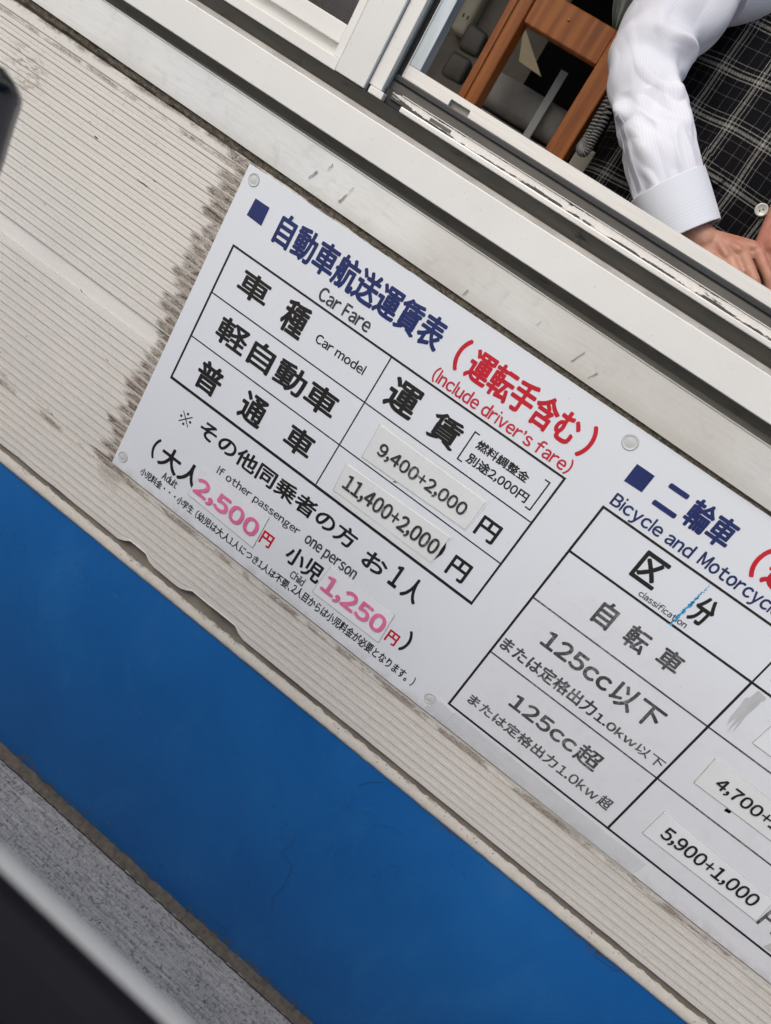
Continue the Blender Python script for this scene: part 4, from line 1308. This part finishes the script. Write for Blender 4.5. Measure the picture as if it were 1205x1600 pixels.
# left hand reaching in from the right
L0 = V(*(0.6145, 0.2500, 0.3931)); L1 = V(*(0.6115, 0.2150, 0.3084))
segs += [(L0, .029, L1, .025)]
palm = V(*(0.6230, 0.2000, 0.2670))
segs += [(L1, .026, palm, .026), (palm + V(-.006, 0, .01), .020, palm + V(.004, -.004, -.022), .019)]
for i in range(4):
    a = palm + V(-.020 + .013 * i, -.010, -.024); b = a + V(-.012, -.028, -.016); c_ = b + V(-.012, .010, -.014)
    segs += [(palm + V(-.010 + .007 * i, 0, .0), .012, a, .0092), (a, .0090, b, .0078), (b, .0078, c_, .0068)]
segs += [(L1 + V(-.010, -.010, -.010), .014, V(*(0.6121, 0.1900, 0.2474)), .0115), (V(*(0.6121, 0.1900, 0.2474)), .011, V(*(0.6278, 0.1750, 0.2302)), .0085)]
# arms inside the sleeves, torso, neck and head
el = V(*(0.3526, 0.2150, 0.3610)); sh = V(.43, .40, .66)
el2 = V(*(0.3355, 0.2250, 0.4023)); um = V(*(0.3398, 0.2750, 0.4956)); sh = V(.465, .40, .64)
segs += [(W0, .025, el, .034), (el, .034, el2, .036), (el2, .036, um, .040), (um, .040, sh, .050), (sh, .05, V(.56, .42, .64), .085)]
shl = V(.70, .42, .64); ell = V(.84, .36, .42)
segs += [(L0, .030, ell, .036), (ell, .037, shl, .048), (shl, .05, V(.56, .42, .64), .085)]
segs += [(V(.56, .42, .60), .10, V(.55, .41, .12), .10), (V(.50, .42, .60), .09, V(.49, .41, .12), .09), (V(.63, .42, .60), .09, V(.62, .41, .12), .09)]
segs += [(V(.48, .42, .02), .10, V(.48, .42, -.33), .062), (V(.48, .42, -.33), .056, V(.48, .43, -.69), .036), (V(.63, .42, .02), .10, V(.63, .42, -.33), .062), (V(.63, .42, -.33), .056, V(.63, .43, -.69), .036)]
segs += [(V(.48, .44, -.715), .030, V(.48, .30, -.725), .022), (V(.63, .44, -.715), .030, V(.63, .30, -.725), .022)]
segs += [(V(.56, .41, .68), .055, V(.56, .39, .80), .050)]
hd = V(.56, .37, .89)
segs += [(hd + V(0, .01, .02), .082, hd + V(0, -.005, -.035), .066), (hd + V(0, -.045, -.055), .030, hd + V(0, -.040, -.075), .022), (hd + V(0, -.083, .005), .008, hd + V(0, -.096, -.022), .011)]
for s_ in (-1, 1):
    segs += [(hd + V(.080 * s_, .01, .012), .010, hd + V(.076 * s_, .008, -.018), .007), (hd + V(.012 * s_, -.078, -.050), .006, hd + V(.0, -.082, -.050), .007)]
body = capsules(segs, .0022, 2)
put('body', body, M['skin'], person, smooth=True)
for s_ in (-1, 1):
    bm = bmesh.new(); bmesh.ops.create_uvsphere(bm, u_segments=16, v_segments=10, radius=.011, matrix=Matrix.Translation(hd + V(.030 * s_, -.064, .006)))
    ey = put('eye', from_bm(bm), M['button'], person, smooth=True)
    bm = bmesh.new(); bmesh.ops.create_uvsphere(bm, u_segments=12, v_segments=8, radius=.0062, matrix=Matrix.Translation(hd + V(.030 * s_, -.0705, .005)))
    put('iris', from_bm(bm), M['hair'], ey, smooth=True)
# hair: a cap over the back and top of the head
bm = bmesh.new(); bmesh.ops.create_icosphere(bm, subdivisions=4, radius=1.0)
for v in bm.verts:
    d = v.co.copy(); v.co = Vector((d.x * .101, d.y * .110 + .012, d.z * .116 + .020))
    v.co += d * noise.noise(d * 6) * .006
bmesh.ops.delete(bm, geom=[v for v in bm.verts if v.co.y < -.045 and v.co.z < .078], context='VERTS')
for v in bm.verts: v.co += hd
put('hair', from_bm(bm), M['hair'], person, smooth=True)

def smoothstep(a, b, t):
    t = max(0.0, min(1.0, (t - a) / (b - a))); return t * t * (3 - 2 * t)

def sleeve(name, pts, rads, mat, nu=220, nv=300, fold=1.0, flat=.85, elbow=None, close=False):
    """cloth tube along a bent centre line with pulled folds; UVs run round (u) and along (v)"""
    P_ = [Vector(p) for p in pts]
    def cr(A, t):
        s = t * (len(A) - 1); i = min(int(s), len(A) - 2); f = s - i
        a, b, c, d = A[max(i - 1, 0)], A[i], A[i + 1], A[min(i + 2, len(A) - 1)]
        return .5 * ((2 * b) + (c - a) * f + (2 * a - 5 * b + 4 * c - d) * f * f + (3 * b - a - 3 * c + d) * f ** 3)
    vs = []; uvs = []
    for j in range(nv + 1):
        t = j / nv
        p = cr(P_, t); tn = (cr(P_, min(1, t + .004)) - cr(P_, max(0, t - .004))).normalized()
        a = tn.cross(Vector((0, 1, 0))).normalized(); b = tn.cross(a).normalized()
        r = cr(rads, t)
        for i in range(nu):
            u = i / nu; w = 2 * math.pi * u
            ca, sa = math.cos(w), math.sin(w)
            n_ = a * ca + b * sa * flat
            dsp = 0.0
            if fold:
                q = Vector((ca * 1.1, sa * 1.1, t * 5 + ca * .9))
                dsp += .0060 * noise.noise(q + Vector((5, 1, 2)))
                # soft folds fanning out from the inside of the elbow, sharper on their crests
                ef = math.exp(-((t - .40) / .15) ** 2) * (.25 + .75 * smoothstep(-.5, 1.0, ca))
                ph = (t - .40) * 36 * (1.15 - .35 * ca) + sa * 1.6 + 1.8 * noise.noise(Vector((ca * 1.3, sa * 1.3, t * 4)))
                sn = math.sin(ph); dsp += fold * .0078 * ef * (sn * abs(sn) ** .3 * .6 + .4 * sn) * 1.25
                # long folds down the forearm
                lf = smoothstep(.50, .66, t) * (1 - smoothstep(.97, 1.0, t))
                sn = math.sin(w * 4 + t * 7 + 1.6 * noise.noise(Vector((ca, sa, t * 6))))
                dsp += .0058 * lf * sn * abs(noise.noise(Vector((ca * 1.5 + 3, sa * 1.5, t * 7)))) * 2.2
                # slack cross folds
                q3 = Vector((ca * 1.2 + t * 2, sa * 1.2 + 4, t * 12 - ca * 2.2))
                n3 = noise.noise(q3)
                dsp += .0032 * max(0.0, n3) ** .8 * 1.3
                # gathers running into the cuff
                gf = smoothstep(.86, 1.0, t)
                dsp += .0012 * gf * math.sin(w * 7 + 1.3) - .0045 * gf
            vs.append(p + n_ * (r + dsp))
            uvs.append((u, t))
    fs = []; fuv = []
    for j in range(nv):
        for i in range(nu):
            i2 = (i + 1) % nu
            fs.append((j * nu + i, j * nu + i2, (j + 1) * nu + i2, (j + 1) * nu + i))
            fuv += [(i / nu, j / nv), ((i + 1) / nu, j / nv), ((i + 1) / nu, (j + 1) / nv), (i / nu, (j + 1) / nv)]
    me = bpy.data.meshes.new(name); me.from_pydata(vs, [], fs)
    uvl = me.uv_layers.new(name='UVMap')
    for k, q in enumerate(fuv): uvl.data[k].uv = q
    me.update()
    return me
sp = [(.455, .40, .640),  (0.3375, 0.2900, 0.5258), (0.3376, 0.2500, 0.4555), (0.3355, 0.2200, 0.3971), (0.3516, 0.2000, 0.3576), (0.3799, 0.1900, 0.3284), (0.4075, 0.1800, 0.3053), (0.4332, 0.1720, 0.2820), (0.4769, 0.1650, 0.2466)]
sr = [.070, .074, .058, .054, .048, .045, .046, .047, .0455]
me = sleeve('shirt_sleeve', sp, sr, None)
slv = put('shirt_sleeve', me, M['shirt'], person, smooth=True)
cp = [(0.4627, 0.1650, 0.2575), (0.4869, 0.1650, 0.2413), (0.5198, 0.1650, 0.2190)]
me = sleeve('shirt_cuff', cp, [.0485, .0475, .0455], None, nu=96, nv=30, fold=0)
cf = put('shirt_cuff', me, M['cuff'], person, smooth=True)
md = cf.modifiers.new('thick', 'SOLIDIFY'); md.thickness = .0022; md.offset = -1
# the other sleeve
sp2 = [(.62, .43, .69), (.69, .42, .63), (.77, .39, .52), (.835, .355, .42), tuple(ell.lerp(L0, .45)), tuple(ell.lerp(L0, .85))]
me = sleeve('shirt_sleeve', sp2, [.068, .070, .062, .058, .052, .047], None, nu=80, nv=90)
put('shirt_sleeve', me, M['shirt'], person, smooth=True)
# sleeve placket with its buttonhole, a raised narrow strip on the outer side
def on_cloth(name, ua, ub, ta, tb, base, mat, lift=.0010, n_=36):
    nu_, nv_ = 220, 300
    bm = bmesh.new(); rows_ = []
    V0 = base.data.vertices
    off = base.matrix_world.translation.copy()
    for k in range(n_ + 1):
        j = int((ta + (tb - ta) * k / n_) * nv_); r_ = []
        cen = Vector()
        for i in range(0, nu_, 10): cen += V0[j * nu_ + i].co
        cen /= 22
        for q in range(5):
            i = int((ua + (ub - ua) * q / 4) * nu_) % nu_
            c = V0[j * nu_ + i].co; nn = (c - cen).normalized()
            r_.append(bm.verts.new(c + nn * (lift if q in (0, 4) else lift * .75)))
        rows_.append(r_)
    for a, b2 in zip(rows_, rows_[1:]):
        for q in range(4): bm.faces.new((a[q], a[q + 1], b2[q + 1], b2[q]))
    bmesh.ops.solidify(bm, geom=bm.faces[:], thickness=.0012)
    me = from_bm(bm); me.transform(Matrix.Translation(person.location))
    return put(name, me, mat, person, smooth=True)
PLK = None
on_cloth('sleeve_placket', PLU, PLU + .055, .66, .965, slv, M['cuff'])
# collar / shoulders of the shirt
def torso(name, rows, mat, nu=120, amp=.009, seedv=0, power=2.3):
    vs = []; fs = []
    nv = 90
    for j in range(nv + 1):
        t = j / nv * (len(rows) - 1); i0 = min(int(t), len(rows) - 2); f = t - i0; f = f * f * (3 - 2 * f) * .5 + f * .5
        A = [rows[i0][k] + (rows[i0 + 1][k] - rows[i0][k]) * f for k in range(5)]
        z, cx2, cy2, ra, rb = A
        for i in range(nu):
            w = 2 * math.pi * i / nu; ca, sa = math.cos(w), math.sin(w)
            e = 2 / power
            x = cx2 + ra * math.copysign(abs(ca) ** e, ca); y = cy2 + rb * math.copysign(abs(sa) ** e, sa)
            d = amp * noise.noise(Vector((x * 9, z * 7, seedv))) * 2
            vs.append((x + ca * d, y + sa * d, z))
    for j in range(nv):
        for i in range(nu): fs.append((j * nu + i, j * nu + (i + 1) % nu, (j + 1) * nu + (i + 1) % nu, (j + 1) * nu + i))
    me = bpy.data.meshes.new(name); me.from_pydata(vs, [], fs)
    return put(name, me, mat, person, smooth=True)
torso('vest', [(.06, .575, .42, .262, .155), (.20, .568, .42, .262, .145), (.32, .555, .42, .250, .135), (.45, .56, .42, .225, .125), (.60, .56, .42, .215, .12), (.68, .56, .42, .15, .10)], M['plaid'])
torso('skirt', [(-.38, .56, .42, .20, .17), (-.1, .56, .42, .235, .165), (.12, .565, .42, .245, .135)], M['darkplastic'])
torso('shirt_body', [(.50, .56, .42, .200, .100), (.64, .55, .42, .195, .105), (.67, .55, .42, .225, .125), (.70, .56, .42, .12, .085), (.735, .56, .415, .062, .062)], M['shirt'])
# vest front edge, pocket welt and buttons
def front_y(x, z): return .42 - .143 * max(.0, 1 - abs((x - .565) / .262) ** 2.3) ** (1 / 2.3)
def surf_strip(name, pts, wdt, mat, lift=.004, th=.003):
    bm = bmesh.new(); L = []
    for (x, z) in pts: L.append((x, z))
    n_ = 10; quads = []
    for k in range(len(L) - 1):
        for s_ in range(n_ + (1 if k == len(L) - 2 else 0)):
            f = s_ / n_; x = L[k][0] + (L[k + 1][0] - L[k][0]) * f; z = L[k][1] + (L[k + 1][1] - L[k][1]) * f
            quads.append((x, z))
    dx = quads[-1][0] - quads[0][0]; dz = quads[-1][1] - quads[0][1]; l = math.hypot(dx, dz); nx_, nz_ = -dz / l, dx / l
    rows_ = []
    for (x, z) in quads:
        r_ = []
        for o_ in (-wdt / 2, wdt / 2):
            for e in (0, th):
                xx, zz = x + nx_ * o_, z + nz_ * o_
                r_.append(bm.verts.new((xx, front_y(xx, zz) - lift + e, zz)))
        rows_.append(r_)
    for a, b in zip(rows_, rows_[1:]):
        for (i, j) in ((0, 1), (1, 3), (3, 2), (2, 0)):
            bm.faces.new((a[i], a[j], b[j], b[i]))
    return put(name, from_bm(bm), mat, person)
surf_strip('pocket_welt', [(0.4570, 0.3336), (0.5111, 0.3091)], .016, M['plaid'], .007)
surf_strip('vest_placket', [(.600, .16), (.600, .66)], .030, M['plaid'], .006)
def button(x, y, z, r=.0092):
    prof = [(r * .96, .0016), (r, 0), (r * .93, -.0012), (r * .78, -.0014), (r * .66, -.0004), (0.0001, -.0002)]
    vs = []; fs = []; n_ = 28
    for (rr, yy) in prof:
        for k in range(n_):
            a = 2 * math.pi * k / n_; vs.append((x + rr * math.cos(a), y + yy, z + rr * math.sin(a)))
    for i in range(len(prof) - 1):
        for k in range(n_): fs.append((i * n_ + k, i * n_ + (k + 1) % n_, (i + 1) * n_ + (k + 1) % n_, (i + 1) * n_ + k))
    me = bpy.data.meshes.new('button'); me.from_pydata(vs, [], fs)
    bm = bmesh.new(); bm.from_mesh(me); bpy.data.meshes.remove(me)
    b_ = put('button', from_bm(bm), M['button'], person, smooth=True)
    for dx, dz in ((-.0016, -.0016), (.0016, .0016)):
        box('button_hole', (x + dx - .0007, x + dx + .0007, y - .0013, y - .0003, z + dz - .0007, z + dz + .0007), M['blackplastic'], b_, 0)
bxp = (0.5798, 0.2680, 0.3052)
for k in range(4): button(bxp[0], bxp[1], bxp[2] + .085 * k)
# bracelet on the other wrist
bc = L0.lerp(L1, .78); ax = (L1 - L0).normalized()
a_ = ax.cross(Vector((0, 1, 0))).normalized(); b_ = ax.cross(a_)
ring = [bc + (a_ * math.cos(t) + b_ * math.sin(t)) * .0285 for t in [2 * math.pi * k / 40 for k in range(41)]]
put('bracelet', tube(ring, .0022, 8, False), M['gold'], None, smooth=True, label='thin gold bracelet on the left wrist of the clerk', cat='bracelet')
# small beige box the hands rest on
bxo = (0.6416, 0.1700, 0.2241)
box('cash_tray', ((0.6307, 0.2150, 0.2303)[0], bxo[0] + .20, .215, .30, .1705, (0.6294, 0.2150, 0.2469)[2]), M['card'], None, .003, label='beige box beneath the hands of the clerk behind the window', cat='box')


# ------------------------------------------------------------------ the car the picture is taken from
M['glassdark'] = simple('tinted_window', (.01, .012, .012), .05, .1, 3, 0)
M['carpaint2'] = M['carpaint']
car = empty('parked_car', (.9, -1.55, GZ), 'white car alongside the booth, its door top and black window seal close by', 'car')
# door: outer skin with a rounded shoulder, seen only as a blurred pale strip
ys, zs = -0.8152, -0.1200
ys += .005
prof = []
R1 = .010
for k in range(9):
    a = R(-8 + k * 14)
    prof.append((ys - R1 + R1 * math.cos(a), zs - R1 + R1 * math.sin(a) + .001))
prof2 = [(ys + .045, zs - .42), (ys + .052, zs - .62), (ys + .020, zs - .86), (ys - .03, zs - .93), (ys - .12, zs - .93), (ys - .12, zs - .02), (ys - R1 - .001, zs - .004)]
low = [(ys + .030, zs - .20), (ys + .012, zs - .07)]
outline = [(ys + .003, zs - .026)] + prof + [(ys - R1 - .001, zs - .014), (ys - .03, zs - .05), (ys - .03, zs - .93), (ys - .03, zs - .93), (ys + .02, zs - .86), (ys + .052, zs - .62), (ys + .045, zs - .42), (ys + .030, zs - .20), (ys + .012, zs - .07)]
prism_x('door_panel', outline, -.45, 1.15, M['carpaint'], car, 2, smooth=False)
prism_x('rear_door_panel', outline, 1.156, 2.1, M['carpaint'], car, 2)
prism_x('front_wing', outline, -1.7, -.456, M['carpaint'], car, 2)
bx = ys - R1 - .002
prism_x('window_seal', [(bx, zs - .004), (bx + .0005, zs + .0015), (bx - .006, zs + .004), (bx - .013, zs + .001), (bx - .026, zs - .003), (bx - .026, zs - .012), (bx - .004, zs - .012)], -.45, 1.15, M['cartrim'], car)
prism_x('door_lining', [(bx - .0265, zs - .012), (bx - .028, zs - .001), (bx - .040, zs + .006), (bx - .070, zs + .003), (bx - .12, zs - .004), (bx - .13, zs - .05), (bx - .13, zs - .30), (bx - .0265, zs - .30)], -.45, 1.15, M['cartrim2'], car)
# wheels
for wx in (-.95, 1.75):
    ms = []
    wy = ys - .16
    path = [(wx, wy - .10, GZ + .32), (wx, wy + .10, GZ + .32)]
    me = tube([(wx, wy - .10, GZ + .325), (wx, wy - .09, GZ + .325), (wx, wy + .09, GZ + .325), (wx, wy + .10, GZ + .325)], [.29, .325, .325, .29], 40)
    w_ = put('wheel', me, M['tyre'], car, smooth=False)
    me = tube([(wx, wy + .095, GZ + .325), (wx, wy + .104, GZ + .325)], [.21, .20], 32)
    put('rim', me, M['rim'], w_)
# body mass behind the door skin, and the mirror
box('body', (-1.7, 2.1, ys - 1.5, ys - .125, GZ + .22, zs - .36), M['carpaint'], car, .02, 2)
# mirror: a rounded shell, only its rear edge is in the picture
MY = -0.58
ctrl = [(0.0263, 0.0307), (0.0397, 0.0308), (0.0552, 0.0285), (0.0713, 0.0257), (0.0865, 0.0242), (0.101, 0.0247), (0.1154, 0.0261), (0.1287, 0.0278), (0.1404, 0.0291), (0.1502, 0.03), (0.1588, 0.0309), (0.1659, 0.0316), (0.1715, 0.0319), (0.1751, 0.0319), (0.177, 0.0316), (0.1781, 0.0312), (0.1795, 0.0306), (0.1815, 0.03), (0.1834, 0.0292), (0.1852, 0.0283), (0.1868, 0.0274), (0.1881, 0.0265), (0.1893, 0.0256), (0.1904, 0.0246), (0.1912, 0.0235), (0.1918, 0.0224), (0.1922, 0.0211), (0.1924, 0.0197), (0.1926, 0.0181), (0.1926, 0.0162), (0.1925, 0.0142), (0.1924, 0.0118), (0.1924, 0.009), (0.1924, 0.0056), (0.1926, 0.0016), (0.1927, -0.0025), (0.1929, -0.0066), (0.1931, -0.0104), (0.1933, -0.014), (0.1935, -0.0179), (0.1934, -0.0227), (0.1932, -0.0282), (0.1929, -0.0343), (0.1921, -0.0414), (0.1905, -0.0497), (0.1883, -0.0598), (0.1855, -0.0715), (0.1814, -0.084), (0.1751, -0.0966), (0.1662, -0.1097), (0.1549, -0.1234), (0.1418, -0.1371), (0.1272, -0.1497), (0.1109, -0.1625), (0.0926, -0.1755), (0.0731, -0.1857), (0.0535, -0.1898), (0.033, -0.1866), (0.0117, -0.1777), (-0.0076, -0.1644), (-0.022, -0.1478), (-0.0305, -0.1266), (-0.0348, -0.1012), (-0.0358, -0.0758), (-0.0346, -0.0539), (-0.0308, -0.0354), (-0.0242, -0.0187), (-0.0163, -0.0043), (-0.0083, 0.0075), (-0.0009, 0.0165), (0.0068, 0.0232), (0.0156, 0.0278)]
bm = bmesh.new()
n_ = len(ctrl)
cx_ = sum(p[0] for p in ctrl) / n_; cz_ = sum(p[1] for p in ctrl) / n_
layers = ((-.012, .93), (-.004, .985), (.004, 1.0), (.02, .99), (.05, .93), (.075, .80), (.09, .55), (.096, .2))
rings = []
for (dy, s_) in layers:
    rings.append([bm.verts.new((cx_ + (x - cx_) * s_, MY - dy, cz_ + (z - cz_) * s_)) for x, z in ctrl])
for a, b in zip(rings, rings[1:]):
    for k in range(n_): bm.faces.new((a[k], a[(k + 1) % n_], b[(k + 1) % n_], b[k]))
bm.faces.new(rings[0]); bm.faces.new(list(reversed(rings[-1])))
mir = put('side_mirror', from_bm(bm), M['mirror_shell'], car, smooth=True)


put('mirror_arm', tube([(cx_ + .02, MY - .07, cz_ - .05), (cx_ + .05, MY - .13, cz_ - .07), (cx_ + .09, ys - .005, zs - .03)], [.022, .018, .024], 16), M['mirror_shell'], car, smooth=True)
